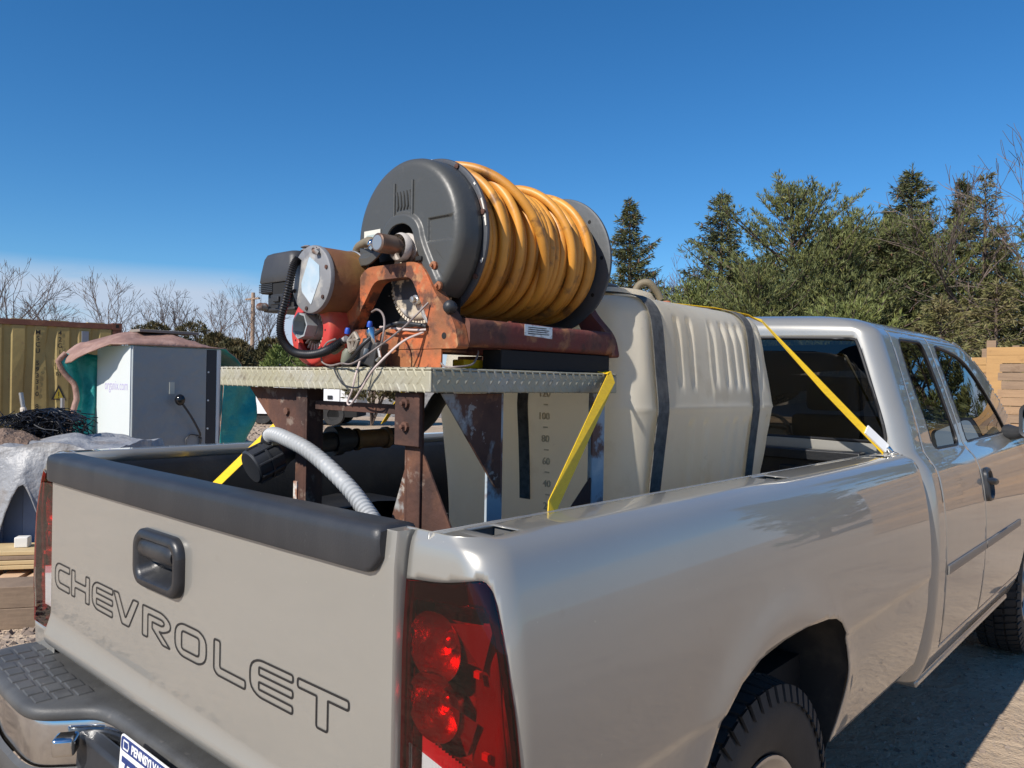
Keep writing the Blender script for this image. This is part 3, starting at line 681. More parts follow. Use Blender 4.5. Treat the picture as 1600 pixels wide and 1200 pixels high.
# front clip: bonnet, wings and grille
FX = [(.42,.90),(.56,.955),(.72,.975),(.90,.985),(1.05,.978),(1.15,.955),(1.22,.915),(1.26,.86),(1.285,.70),(1.30,.45),(1.31,.0)]
mb = MB(); ysf = lin(4.704, 5.72, 60); rows = []
def SF(y, k):
    z, X = FX[0]; 
    t = k*(len(FX)-1); i = min(int(t), len(FX)-2); fr = t-i
    z = FX[i][0]+(FX[i+1][0]-FX[i][0])*fr; X = FX[i][1]+(FX[i+1][1]-FX[i][1])*fr
    d = max(0, (y-5.3)/.42); z -= .06*d*d*(z/1.3) if z > .9 else 0
    return Vector((X*(1-.05*d*d)-.03*(1-X), y, z))
ARF = [(4.50+.46*cos(a), b) for a, b in ((q, 0) for q in lin(0, pi, 20))]
def kz(z):
    for i in range(len(FX)-1):
        if z <= FX[i+1][0]: return (i+(z-FX[i][0])/(FX[i+1][0]-FX[i][0]))/(len(FX)-1)
    return 1
AP = [(4.66+.46*cos(a), kz(max(.42, .44+.50*sin(a)))) for a in lin(0, pi, 24)]+[(4.20,-.2),(5.12,-.2)]
vs, fs = patch(lambda a, b: SF(a, b), ysf, lin(0, 1, 60), None, (AP,)); both(vs, fs, mb, False); both(vs, fs, mb, True)
fr = [SF(5.72, k) for k in lin(0, 1, 30)]; mb.grid([[Vector(mir(q)), q] for q in fr], 0, True)
FC = tpart(mb, 'bonnet_and_wings', PAINT); weld(FC, 4e-4); FC.data.shade_smooth(); FC.data.set_sharp_from_angle(angle=radians(38))
mb = MB(); mb.box((-.65, 5.715, .85), (.59, 5.745, 1.10)); tpart(mb, 'grille', BLACKPL, bevel=.01)
mb = MB(); mb.box((-1.0, 5.70, .48), (.94, 5.86, .74)); tpart(mb, 'front_bumper', CHROME, bevel=.03)
for s in (-.86, .58):
    mb = MB(); mb.box((s, 5.712, .90), (s+.22, 5.74, 1.08)); tpart(mb, 'headlight', CLEAR, bevel=.01)
mb = MB(); rows = [[SCX(q, .60, -.02), SCX(q, .47, -.06)] for q in lin(2, 3.6, 6)]
for fl in (0, 1):
    T = mir if fl else (lambda q: q); mb = MB().box(T((.70,2.42,.425)), T((.915,4.16,.462))); o_ = tpart(mb, 'rocker_panel', PAINT, bevel=.012); weld(o_)
# cab inside
mb = MB(); mb.box((-.85,2.40,.55), (.79,4.5,.60)); mb.box((-.80,4.25,.9), (.74,4.62,1.30)); mb.box((-.86,2.42,.6), (.80,2.46,1.33))
tpart(mb, 'cab_interior', SEAT, bevel=.02)
for sx in (-.45, .39):
    mb = MB(); M = TM((sx, 3.25, .75)); mb.box((sx-.25,3.2,.72),(sx+.25,3.75,.92))
    mb.add([Vector(q) for q in ((sx-.25,3.15,.85),(sx+.25,3.15,.85),(sx+.25,3.30,.85),(sx-.25,3.30,.85),(sx-.22,2.98,1.43),(sx+.22,2.98,1.43),(sx+.22,3.07,1.43),(sx-.22,3.07,1.43))], [(3,2,1,0),(4,5,6,7),(0,1,5,4),(1,2,6,5),(2,3,7,6),(3,0,4,7)])
    mb.box((sx-.13,2.94,1.45),(sx+.13,3.04,1.60)); tpart(mb, 'seat', SEAT, bevel=.03)
mb = MB(); mb.lathe([(.185,-.012),(.20,0),(.185,.012),(.175,0),(.185,-.012)], (-.45,4.05,1.22), (0,-.8,.5), 24); mb.box((-.46,4.05,1.03),(-.44,4.3,1.2)); tpart(mb, 'steering_wheel', BLACKPL, smooth=60)
# wheels
def make_wheel(s, yc):
    T = -1 if s < 0 else 1; R = .398; xo = .945 if s > 0 else -.06-.945; ax = (T, 0, 0); o0 = Vector((xo, yc, .418)); KS = 1.05
    root = None
    prof = [(.225,-.235),(.30,-.245),(.362,-.235),(.385,-.215),(.388,-.19),(.388,-.05),(.385,-.025),(.362,-.006),(.33,.002),(.30,0),(.262,-.008),(.240,-.014),(.222,-.03)]
    prof = [(a*KS, b) for a, b in prof]; mb = MB().lathe(prof, o0, ax, 72); ty = None
    rimp = [(.224,-.235),(.205,-.20),(.195,-.10),(.200,-.045),(.216,-.028),(.226,-.020),(.226,-.014),(.218,-.014),(.208,-.024),(.185,-.060),(.165,-.070),(.12,-.045),(.085,-.035),(.07,-.03),(.066,-.005),(.045,.002),(0,.003)]
    rimp = [(a*KS, b) for a, b in rimp]; rm = MB().lathe(rimp, o0, ax, 48)
    w = tpart(rm, 'wheel', STEELW, smooth=40)
    ty = tpart(mb, 'tyre', RUBBER, w, smooth=35)
    tb = MB(); n = 54      # tread blocks, built as one block of rubber lugs
    upv = Vector((0,0,1)); wv = Vector(ax).cross(upv)
    def P(a, rr, d): return o0+Vector(ax)*d+(upv*cos(a)+wv*sin(a))*rr*KS
    for i in range(n):
        a0 = 2*pi*i/n; da = 2*pi/n
        for (d0, d1, sh, w0) in ((-.226,-.178,.3,.74),(-.170,-.128,.0,.80),(-.120,-.076,.5,.80),(-.068,-.012,.2,.74)):
            a = a0+sh*da; b = a+da*w0; sk = da*.22*(1 if d0 < -.12 else -1)
            e0 = .386 if -.2 < d0 else .378; e1 = .386 if d1 < -.03 else .376; t0 = e0+.013; t1 = e1+.013
            vs = [P(a, e0-.004, d0), P(a+sk, e1-.004, d1), P(b+sk, e1-.004, d1), P(b, e0-.004, d0), P(a+.004, t0, d0+.002), P(a+sk+.004, t1, d1-.002), P(b+sk-.004, t1, d1-.002), P(b-.004, t0, d0+.002)]
            tb.add(vs, [(4,5,6,7),(0,1,5,4),(1,2,6,5),(2,3,7,6),(3,0,4,7)])
        a = a0+.2*da; b = a+da*.70     # shoulder lugs running down the sidewall
        vs = [P(a,.389,-.013),P(b,.389,-.013),P(b,.352,.0005),P(a,.352,.0005),P(a+.003,.391,-.006),P(b-.003,.391,-.006),P(b-.003,.353,.0055),P(a+.003,.353,.0055)]
        tb.add(vs, [(4,5,6,7),(0,1,5,4),(1,2,6,5),(2,3,7,6),(3,0,4,7)])
    o = tpart(tb, 'tread_blocks', RUBBER, w); weld(o); o['kind'] = 'stuff'
    for k in range(6):
        a = 2*pi*k/6+.3; c = P(a, .142, -.052)
        hb = MB().lathe([(.0,.004),(.026,.004),(.034,.0),(.036,-.012)], c, ax, 14); tpart(hb, 'wheel_slot', DARK, w)
    for k in range(6): lg = MB().lathe([(.012,-.04),(.012,.012),(.0,.014)], P(2*pi*k/6, .056, -.01), ax, 6); tpart(lg, 'wheel_nut', CHROME, w)
for s in (1, -1):
    for yc in (1.01, 4.73): make_wheel(s, yc)
# ------------------------------------------------------------------ ground
DIRT = pmat('yard_dirt', (.42,.315,.215), .95, layers=[((.52,.41,.30), .35, .42, .66, .8), ((.24,.17,.12), 1.3, .50, .72, .6), ((.38,.30,.23), 9, .55, .75, .6), ((.07,.05,.04), 24, .58, .72, .7)], bump=[(2.2,.5,.10),(16,.7,.035),(70,.8,.012)], coord='Object')
mb = MB(); mb.grid([[Vector((x, y, 0)) for y in (-1500,-60,-20,0,20,60,1500)] for x in (-1500,-60,-20,0,20,60,1500)], 0, True)
g = mb.build('ground', DIRT, kind='structure')
# ------------------------------------------------------------------ load on the truck bed
def rootof(o):
    while o.parent: o = o.parent
    return o
def part(mb, name, mats, parent, **kw):
    o = mb.build(name, mats, parent, **kw); o.data.transform(Matrix.Translation(-rootof(parent).location)); return o
def single(mb, name, mats, loc, label, cat, group=None, **kw):
    o = mb.build(name, mats, None, **kw); o.data.transform(Matrix.Translation(-Vector(loc))); o.location = loc
    o['label'] = label; o['category'] = cat
    if group: o['group'] = group
    return o
def thing(name, loc, label, cat, group=None):
    o = empty(name, loc, label=label, category=cat)
    if group: o['group'] = group
    return o
XA = ((0,1,0), (0,0,1))     # local frame for plates lying in the y-z plane
RUST = pmat('rusty_steel', (.12,.055,.035), .85, layers=[((.34,.355,.35), 9, .50, .55, .85, 9, (1,1,.6)), ((.06,.026,.018), 6, .48, .66, .85, 8), ((.24,.11,.055), 22, .56, .66, .7, 8), ((.45,.42,.37), 30, .62, .66, .6)], bump=[(60,.5,.004)])
RUSTDK = pmat('brown_rust', (.085,.038,.026), .85, layers=[((.19,.08,.04), 9, .52, .66, .8, 8, (1,1,.5)), ((.035,.018,.014), 5, .48, .62, .85, 8), ((.30,.24,.19), 16, .62, .68, .5)], bump=[(80,.5,.004)])
BLUEGREY = pmat('flaking_blue_paint', (.36,.42,.46), .7, layers=[((.15,.06,.035), 11, .50, .58, .95, 8), ((.62,.60,.56), 6, .55, .66, .7)], bump=[(50,.5,.004)])
ORANGE = pmat('rusted_orange_paint', (.50,.125,.04), .72, layers=[((.27,.105,.04), 9, .44, .58, .9, 9), ((.085,.034,.022), 17, .51, .58, .95, 9), ((.42,.22,.10), 24, .58, .66, .8), ((.16,.07,.035), 5, .50, .64, .8)], bump=[(70,.5,.004)])
REDRUST = pmat('red_oxide_tube', (.15,.032,.023), .72, layers=[((.12,.048,.03), 7, .44, .60, .9, 8), ((.32,.14,.06), 15, .56, .64, .8, 8), ((.05,.022,.018), 11, .54, .64, .8)], bump=[(70,.5,.004)])
GALV = pmat('tread_plate_metal', (.41,.38,.28), .58, .35, layers=[((.42,.38,.24), 5, .42, .68, .65), ((.55,.54,.52), 12, .5, .7, .5), ((.2,.16,.12), 22, .60, .72, .7)], bump=[(120,.2,.003)], rvar=.1)
# equipment stand
ST = thing('equipment_stand', (.09,.60,.81), 'steel stand with a diamond tread plate deck on rusty gusseted legs in the truck bed', 'equipment stand')
DX0, DX1, DY0, DY1, DZ0, DZ1 = -.344, .530, .270, .945, 1.537, 1.589
mb = MB(); mb.box((DX0,DY0,DZ1-.006),(DX1,DY1,DZ1)); mb.box((DX0,DY0,DZ0),(DX1,DY0+.006,DZ1-.0065)); mb.box((DX1-.006,DY0+.0065,DZ0),(DX1,DY1,DZ1-.0065)); mb.box((DX0,DY0+.0065,DZ0),(DX0+.006,DY1,DZ1-.0065)); mb.box((DX0+.0065,DY1-.006,DZ0),(DX1-.0065,DY1,DZ1-.0065))
DK = part(mb, 'deck_plate', GALV, ST, bevel=.0025)
mb = MB()
def lug(c, ax, up, nrm, ang, l=.0145, w=.0042, h=.0011):
    a = (ax*cos(ang)+up*sin(ang)); b = nrm.cross(a)
    P = [c-a*l, c-a*l*.4-b*w, c+a*l*.4-b*w, c+a*l, c+a*l*.4+b*w, c-a*l*.4+b*w]; T2 = [c-a*l*.45+nrm*h, c+a*l*.45+nrm*h]
    mb.add(P+T2, [(0,1,6),(1,2,7,6),(2,3,7),(3,4,7),(4,5,6,7),(5,0,6)])
Xv, Yv, Zv = Vector((1,0,0)), Vector((0,1,0)), Vector((0,0,1))
def lugs(o, ax, up, nrm, la, lb):
    na = int(la/.0262); nb = max(1, int(round(lb/.0165)))
    for i in range(na):
        for j in range(nb):
            c = o+ax*(.013+i*.0262+(.0131 if j % 2 else 0))+up*(.0085+j*.0165)
            if .013+i*.0262+(.0131 if j % 2 else 0) > la-.012: continue
            lug(c, ax, up, nrm, radians(-55 if j % 2 == 0 else 50), .0125 if lb < .1 else .0145)
lugs(Vector((DX0,DY0-.0002,DZ0)), Xv, Zv, -Yv, DX1-DX0, DZ1-DZ0); lugs(Vector((DX1+.0002,DY0,DZ0)), Yv, Zv, Xv, DY1-DY0, DZ1-DZ0)
lugs(Vector((DX0-.0002,DY1,DZ0)), -Yv, Zv, -Xv, DY1-DY0, DZ1-DZ0)
lugs(Vector((DX0,DY0,DZ1+.0002)), Xv, Yv, Zv, DX1-DX0, DY1-DY0)
o = part(mb, 'tread_lugs', GALV, DK); o['kind'] = 'stuff'
def leg(x0, y0, x1, y1, mat, zt=DZ0-.001, ang=True, sx=1, sy=1):
    mb = MB()     # an angle iron: two flanges
    xf = (x0, x0+.007) if sx > 0 else (x1-.007, x1); yf = (y0, y0+.007) if sy > 0 else (y1-.007, y1)
    mb.box((xf[0], y0, .813), (xf[1], y1, zt)); mb.box((xf[1]+.0004 if sx > 0 else x0, yf[0], .813), (x1 if sx > 0 else xf[0]-.0004, yf[1], zt))
    return part(mb, 'leg', mat, ST, bevel=.0015)
leg(.418,.300,.468,.350, RUSTDK, sx=1, sy=1); leg(-.008,.300,.040,.350, RUSTDK, sx=-1, sy=1); leg(.455,.470,.505,.522, BLUEGREY, sx=-1, sy=-1)
leg(.455,.875,.505,.928, BLUEGREY, sx=-1, sy=-1);
def gus(P, M, h, mat, **kw):
    mb = MB().prism(P, h, M); return part(mb, 'gusset_plate', mat, ST, bevel=.001)
MXZ = lambda y: TM((0,y,0), (1,0,0), (0,0,1))           # local x,y -> world x,z ; extrudes towards -y
MYZ = lambda x: TM((x,0,0), (0,1,0), (0,0,1))           # local x,y -> world y,z ; extrudes towards +x
gus([(-.258,1.535),(.030,1.535),(.030,1.335),(-.022,1.350)], MXZ(.318), .006, RUSTDK)
gus([(.413,1.425),(.413,1.00),(.255,1.00)], MXZ(.33), .006, RUST); gus([(.452,1.430),(.66,1.085),(.66,1.00),(.452,1.00)], MXZ(.3145), .006, RUSTDK)
gus([(.320,1.535),(.508,1.535),(.508,1.318),(.490,1.322)], MYZ(.506), .006, RUST); gus([(.70,1.165),(.872,1.312),(.872,1.10),(.70,1.10)], MYZ(.498), .006, RUSTDK)
mb = MB().box((.044,.322,1.484),(.414,.334,1.506)); part(mb, 'cross_bar', RUSTDK, ST, bevel=.001)
mb = MB(); mb.box((.398,.286,1.42),(.478,.296,1.535)); part(mb, 'bolted_flange', RUSTDK, ST, bevel=.002)
for z in (1.512,1.462):
    for hx in (.437,): 
        mb = MB().lathe([(.011,0),(.011,.007),(.005,.0075),(.005,.016),(0,.017)], (hx,.286,z), (0,-1,0), 8); part(mb, 'bolt', RUST, ST)
mb = MB().lathe([(.010,0),(.010,.007),(0,.008)], (-.065,.312,1.475), (0,-1,0), 8); part(mb, 'bolt', RUST, ST)
mb = MB(); mb.box((-.008,.296,1.225),(.008,.2995,1.30)); part(mb, 'flaking_paint_strip', pmat('pale_paint', (.6,.57,.52), .7, layers=[((.3,.12,.06), 25, .5, .6, .9)]), ST)
mb = MB().box((.06,.60,1.528),(.52,.64,1.536)); 
# --------------------------------------------------------------- hose reel
AX, AZ = .325, 1.895
RL = thing('hose_reel', (AX,.68,1.589), 'rusty orange framed hose reel with a dark grey cover and discs on the stand', 'hose reel')
COVER = pmat('grey_cover_plastic', (.060,.061,.056), .42, layers=[((.065,.066,.064), 4, .42, .68, .7), ((.10,.095,.085), 22, .62, .75, .5)], bump=[(90,.12,.004)])
DISC = pmat('dark_disc_metal', (.060,.065,.075), .5, .3, layers=[((.17,.085,.05), 9, .56, .68, .8, 8), ((.10,.10,.10), 5, .5, .7, .6)], bump=[(50,.2,.003)])
GREYDISC = pmat('worn_disc_metal', (.075,.082,.088), .5, .1, layers=[((.14,.07,.045), 10, .58, .70, .6, 8), ((.11,.115,.12), 5, .5, .7, .6)], bump=[(50,.2,.003)])
PALE = pmat('peeling_cream_paint', (.58,.50,.38), .6, layers=[((.045,.05,.06), 7, .50, .53, 1, 7), ((.72,.70,.66), 14, .56, .62, .6)], bump=[(40,.4,.004)])
HOLE = DARK
# A frames
def aframe(y, mat, h=.034):
    O = roundpoly([(.045,1.632,.012),(.052,1.690,.03),(.150,1.735,.05),(.184,1.831,.045),(.400,1.831,.04),(.452,1.752,.02),(.514,1.690,.03),(.527,1.632,.012)], .02, 5)
    I = roundpoly([(.150,1.682,.012),(.158,1.692,.03),(.200,1.748,.03),(.238,1.797,.022),(.368,1.797,.02),(.402,1.740,.02),(.430,1.690,.02),(.420,1.682,.012)], .02, 5)
    mb = MB().frame(O, I, h, MXZ(y)); a = part(mb, 'end_frame', mat, RL, bevel=.009, seg=3)
    for hx, hz in ((.482,1.660),(.09,1.660)):
        m2 = MB().lathe([(.0075,0),(.0,.0005)], (hx, y-h-.0006, hz), (0,-1,0), 12); part(m2, 'bolt_hole', HOLE, a)
    return a
FA = aframe(.385, ORANGE); FB = aframe(.962, REDRUST)
def rbar(x0, x1, z0, z1, y0, y1, mat, name='side_rail'):
    q = rpoly(x0, z0, x1, z1, .014, 4); mb = MB().prism(q, y1-y0, TM((0,y0,0),(1,0,0),(0,0,1)) @ Matrix.Scale(-1, 4, (0,0,1))); o = part(mb, name, mat, RL, smooth=40); weld(o); return o
rbar(.466,.526,1.638,1.700,.386,.927, REDRUST); rbar(.046,.106,1.638,1.700,.386,.927, REDRUST)
mb = MB(); mb.add([Vector((.5275,y,z)) for y,z in ((.566,1.672),(.668,1.668),(.668,1.696),(.566,1.698))], [(0,1,2,3)]); NP = part(mb, 'name_plate', pmat('name_plate_metal', (.62,.63,.64), .35, .7, layers=[((.3,.3,.32), 40, .5, .6, .8, 3, (1,1,3))]), RL, solid=.0015)
for k in range(4):
    mb = MB().box((.5280,.578,1.676+k*.0048),(.5284,.655-.01*(k % 2),1.678+k*.0048)); part(mb, 'plate_lettering', INK, NP)
# channel feet
mb = MB(); mb.box((.231,.352,1.5905),(.472,.358,1.631)); mb.box((.231,.3585,1.6255),(.472,.43,1.631)); part(mb, 'foot_channel', ORANGE, RL, bevel=.0015)
mb = MB(); mb.box((.455,.50,1.5905),(.515,.93,1.636)); part(mb, 'foot_beam', DARK, RL, bevel=.002)
mb = MB(); mb.box((.0,.86,1.5905),(.45,.93,1.636)); part(mb, 'foot_beam', RUSTDK, RL, bevel=.002)
# discs and drum
mb = MB().lathe([(.02,.0),(.188,.0),(.194,.002),(.1955,.006),(.194,.010),(.188,.012),(.02,.012)], (AX,.440,AZ), (0,1,0), 96); D1 = part(mb, 'near_disc', DISC, RL, smooth=40)
for k in range(8):
    a = 2*pi*k/8+.25; m2 = MB().lathe([(.0065,0),(.0065,.004),(0,.005)], (AX+.1885*cos(a),.440,AZ+.1885*sin(a)), (0,-1,0), 8); part(m2, 'bolt', RUSTDK, D1)
for (a0, a1) in ((.08,.42),(.62,.66),(1.52,1.70),(-.36,-.30)):     # chipped paint on the disc edge
    n = 14; rows = []
    for i in range(n+1):
        a = a0+(a1-a0)*i/n; w = .004+.010*abs(noise.noise(Vector((a*22, 3, 0))))*sin(pi*i/n)
        rows.append([Vector((AX+rr*cos(a), .4394, AZ+rr*sin(a))) for rr in (.1935-w, .1935)])
    m2 = MB().grid(rows); part(m2, 'paint_chip', pmat('chip_white', (.68,.66,.6), .6) if 'chip_white' not in bpy.data.materials else bpy.data.materials['chip_white'], D1)
mb = MB().lathe([(.02,.0),(.183,.0),(.189,.002),(.190,.006),(.189,.010),(.183,.012),(.02,.012)], (AX,.925,AZ), (0,1,0), 96); D2 = part(mb, 'far_disc', GREYDISC, RL, smooth=40)
for a in (.75,.05,-.6,1.5,2.2): 
    m2 = MB().lathe([(.0055,0),(0,.0003)], (AX+.162*cos(a),.9246,AZ+.162*sin(a)), (0,-1,0), 10); part(m2, 'disc_hole', HOLE, D2)
mb = MB().lathe([(.10,.452),(.10,.925)], (AX,0,AZ), (0,1,0), 40); part(mb, 'drum', DARK, RL, smooth=60)
# moulded cover over the near disc, open towards the hub at the bottom left
def cover_pt(rr, d, a): return Vector((AX+rr*cos(a), .440-d, AZ+rr*sin(a)))
def cut_in(x, z):   # keyhole cut-out round the hub and everything below it
    if sqrt((x-.318)**2+(z-1.872)**2) < .052: return True
    return z < 1.872 and abs(x-.318) < .052+(1.872-z)*.72 or (z < 1.865 and x < .235)
CUT = roundpoly([(.02,1.60,0),(.02,1.838,0),(.205,1.838,.015),(.262,1.868,.04),(.275,1.915,.05),(.318,1.928,.05),(.362,1.912,.05),(.372,1.868,.05),(.455,1.728,.02),(.462,1.60,0)], .02, 5)
prof = [(0,.074),(.05,.074),(.10,.074),(.150,.074),(.166,.073),(.174,.069),(.180,.062),(.183,.052),(.184,.035),(.185,.006)]
mb = MB(); na = 420; VR = [0.02]+lin(.03,.150,84)+[.155,.160,.166,.170,.174,.177,.180,.182,.183,.184,.1845,.185]
def sm01(t): t = max(0, min(1, t)); return t*t*(3-2*t)
def cov(a, t):
    rr = t; d = interp([(q[0], q[1]) for q in prof], rr)
    x, z = AX+rr*cos(a), AZ+rr*sin(a)
    # raised swage running round the hub opening
    dist = sqrt(nearest(CUT, x, z)[0]); d += .008*sm01((.030-dist)/.012) if rr < .172 else 0
    # recessed rectangle at the right
    for (rx0, rz0, rx1, rz1, dp) in ((.405,1.872,.485,1.928,-.005),):
        e = min(x-rx0, rx1-x, z-rz0, rz1-z); d += dp*sm01(e/.005)
    return Vector((x, .440-d, z))
# grid in disc coordinates
AA = lin(0, 2*pi, na); keepf = []; vs = []; fs = []; idx = {}
def key(i, j): return (i % na, j)
kp = {}
for i in range(na):
    for j in range(len(VR)-1):
        a = (AA[i]+AA[i+1])/2; rr = (VR[j]+VR[j+1])/2; kp[i, j] = not inside(CUT, AX+rr*cos(a), AZ+rr*sin(a))
def vid(i, j):
    k = key(i, j)
    if k in idx: return idx[k]
    cells = [kp.get(((i+di) % na, j+dj)) for di in (-1, 0) for dj in (-1, 0)]
    p = cov(AA[i % na], VR[j])
    if False in cells and VR[j] < .182:
        q = nearest(CUT, p.x, p.z); p.x, p.z = q[1], q[2]
    idx[k] = len(vs); vs.append(p); return idx[k]
for (i, j), b in kp.items():
    if b: fs.append((vid(i, j), vid(i, j+1), vid(i+1, j+1), vid(i+1, j)))
mb.add(vs, fs); CV = part(mb, 'cover', COVER, RL, smooth=35, solid=.006)
# embossed emblem: a small hose reel drawn with ridges
for x in (.288,.352): m2 = MB().tube([(x,.3655,1.938),(x,.3655,1.985),(x,.3655,2.022)], .0042, 8); part(m2, 'embossed_emblem', COVER, CV, smooth=60)
for k in range(5):
    x = .296+k*.0115; m3 = MB().tube([(x,.3658,2.000),(x+.003,.3652,1.99),(x+.006,.3652,1.966),(x+.003,.3658,1.958)], .0034, 6); part(m3, 'embossed_coil', COVER, CV, smooth=60)
for (x0,z0,x1,z1,x2,z2,x3,z3) in ((.430,1.830,.448,1.845,.478,1.800,.466,1.775),(.452,1.775,.462,1.785,.485,1.750,.478,1.742)):
    m3 = MB().add([Vector((x0,.3658,z0)),Vector((x3,.3658,z3)),Vector((x2,.3658,z2)),Vector((x1,.3658,z1))], [(0,1,2,3)]); 
for x,z in ((.432,1.818),(.449,1.772)):
    m3 = MB().lathe([(.010,0),(.010,.006),(.004,.008),(.004,.013),(0,.0135)], (x,.366,z), (0,-1,0), 8); part(m3, 'bolt', ORANGE, CV)
for x,z,rr in ((.447,1.842,.013),(.452,1.800,.009),(.468,1.757,.009)):
    q = [(x+rr*1.3*cos(a)*cos(.8)-rr*.7*sin(a)*sin(.8), z-rr*1.3*cos(a)*sin(.8)+rr*.7*sin(a)*cos(.8)) for a in lin(0,2*pi,14)[:-1]]
    m3 = MB().add([Vector((a,.3654,b)) for a,b in q], [tuple(range(14))]); part(m3, 'cover_slot', HOLE, CV)
m3 = MB().box((.178,.3630,1.880),(.240,.3652,1.922)); SK = part(m3, 'label_sticker', pmat('sticker_cream', (.62,.60,.52), .5), CV)
m3 = MB().box((.188,.3622,1.893),(.230,.3628,1.911)); part(m3, 'sticker_print', pmat('sticker_print', (.35,.42,.40), .6), SK)
# hub, swivel joint and the pale ring gear behind the frame
mb = MB().lathe([(.030,.345),(.034,.352),(.034,.362),(.028,.364),(.028,.372),(.036,.374),(.036,.384),(.030,.386),(.030,.395),(.040,.398),(.040,.41),(.03,.44)], (.325,0,1.868), (0,1,0), 28)
part(mb, 'hub', pmat('hub_grey_paint', (.50,.46,.42), .6, layers=[((.12,.075,.05), 12, .50, .62, .9, 8)], bump=[(60,.4,.003)]), RL, smooth=40)
SW = MB(); SW.lathe([(0,.283),(.019,.283),(.0215,.2855),(.0215,.33),(.016,.334),(.016,.347)], (.330,0,1.869), (0,1,0), 28)
SWO = part(SW, 'swivel_joint', pmat('swivel_bronze', (.27,.20,.16), .42, .7, layers=[((.16,.08,.05), 9, .45, .65, .8)], bump=[(90,.2,.003)]), RL, smooth=40)
m2 = MB().lathe([(0,0),(.0165,0),(.0165,.001)], (.330,.2828,1.869), (0,1,0), 24); part(m2, 'swivel_face', STEELW, SWO)
m2 = MB(); m2.tube([(.316,.295,1.868),(.290,.302,1.872)], [.010,.012], 8); m2.tube([(.302,.298,1.869),(.294,.292,1.858)], .006, 6); m2.ball((.293,.30,1.871), .012, 8, 6); part(m2, 'hose_clamp', CHROME, SWO, smooth=40)
m2 = MB().tube(spline([(.290,.302,1.872),(.255,.322,1.884),(.2,.355,1.893),(.13,.385,1.893),(.07,.42,1.880),(.03,.46,1.84),(.02,.50,1.78)], 8), .0115, 10); part(m2, 'feed_hose', pmat('khaki_hose', (.20,.165,.105), .7, layers=[((.11,.085,.06), 8, .45, .7, .7)]), RL, smooth=60)
mb = MB().lathe([(.0,.405),(.085,.405),(.094,.410),(.098,.418),(.098,.436)], (.325,0,1.800), (0,1,0), 64); RGR = part(mb, 'ring_gear', PALE, RL, smooth=40)
m2 = MB()
for k in range(64):
    a = 2*pi*k/64; c = Vector((.325+.101*cos(a), .424, 1.800+.101*sin(a))); M = Matrix.Translation(c) @ Matrix.Rotation(-a, 4, 'Y')
    m2.box((-.004,-.009,-.0032),(.004,.009,.0032), 0, M)
part(m2, 'gear_teeth', PALE, RGR)['kind'] = 'stuff'
mb = MB().box((.06,.4385,1.645),(.44,.4395,1.86)); mb.box((.0,.44,1.645),(.06,.93,1.80)); part(mb, 'chain_guard', DARK, RL)
m2 = MB().lathe([(.012,0),(.012,.012),(.007,.013),(.007,.022),(0,.023)], (.335,.405,1.750), (0,-1,0), 10); part(m2, 'bolt', STEELW, RGR)
m2 = MB().tube([(.385,.38,1.725),(.40,.37,1.708),(.425,.365,1.69)], [.011,.008,.008], 8); part(m2, 'lock_pin', RUST, RL, smooth=40)
m2 = MB().ball((.497,.352,1.722), .015, 14, 10); m2.lathe([(.014,0),(.016,.006),(.013,.014)], (.485,.37,1.722), (.35,-1,0), 12); part(m2, 'brake_knob', BLACKPL, RL, smooth=60)
m2 = MB().box((.38,.352,1.8305),(.40,.384,1.842)); part(m2, 'rubber_stop', DARK, RL, bevel=.003)
# wound hose: one long coil with a few crossing turns on top
HOSE = pmat('yellow_rubber_hose', (.66,.30,.045), .46, layers=[((.42,.18,.032), 5, .42, .66, .8), ((.12,.06,.028), 17, .56, .66, .75, 9), ((.68,.36,.10), 9, .6, .75, .5)], bump=[(140,.12,.002)])
pts = []; hr = .0112; y = .468; rng = random.Random(3)
turns = 21; R0 = .156
offs = [rng.uniform(-.008,.008) for _ in range(turns+1)]; amp = [rng.uniform(.0,.012) for _ in range(turns+1)]; ph = [rng.uniform(0,6) for _ in range(turns+1)]
NS = 56
for tnum in range(turns):
    for k in range(NS):
        t = k/NS; a = -pi*.5+2*pi*t; w = tnum+t
        b = t*t*(3-2*t)
        rr = R0+offs[tnum]*(1-b)+offs[tnum+1]*b+.004*sin(a*2+ph[tnum])*(1 if tnum % 3 == 0 else .4)
        yy = .470+(.905-.470)*(w/turns)+amp[tnum]*sin(a*1+ph[tnum])*(t*(1-t)*4)
        pts.append(Vector((AX+rr*cos(-a+pi), yy, AZ+rr*sin(-a+pi))))
mbH = MB().tube(pts, hr, 10)
def over(y0, y1, a0, a1, r0, rm, n=48):
    q = []
    for k in range(n+1):
        t = k/n; a = a0+(a1-a0)*t; rr = r0+(rm-r0)*sin(pi*t)**.6; q.append(Vector((AX+rr*cos(a), y0+(y1-y0)*(t*t*(3-2*t)), AZ+rr*sin(a))))
    return q
for (y0, y1, a0, a1, r0, rm) in ((.462,.690,2.35,-1.05,.160,.196),(.480,.530,2.6,-1.4,.162,.178),(.54,.585,2.5,-1.5,.160,.179),(.70,.80,2.7,-1.3,.160,.178),(.82,.865,2.4,-1.5,.160,.175),(.60,.63,2.8,-1.6,.158,.172)):
    mbH.tube(over(y0, y1, a0, a1, r0, rm), .0118, 10)
hose = single(mbH, 'hose', HOSE, (AX,.68,AZ-.16), 'long yellow rubber hose wound in many turns on the reel drum', 'hose', smooth=60)
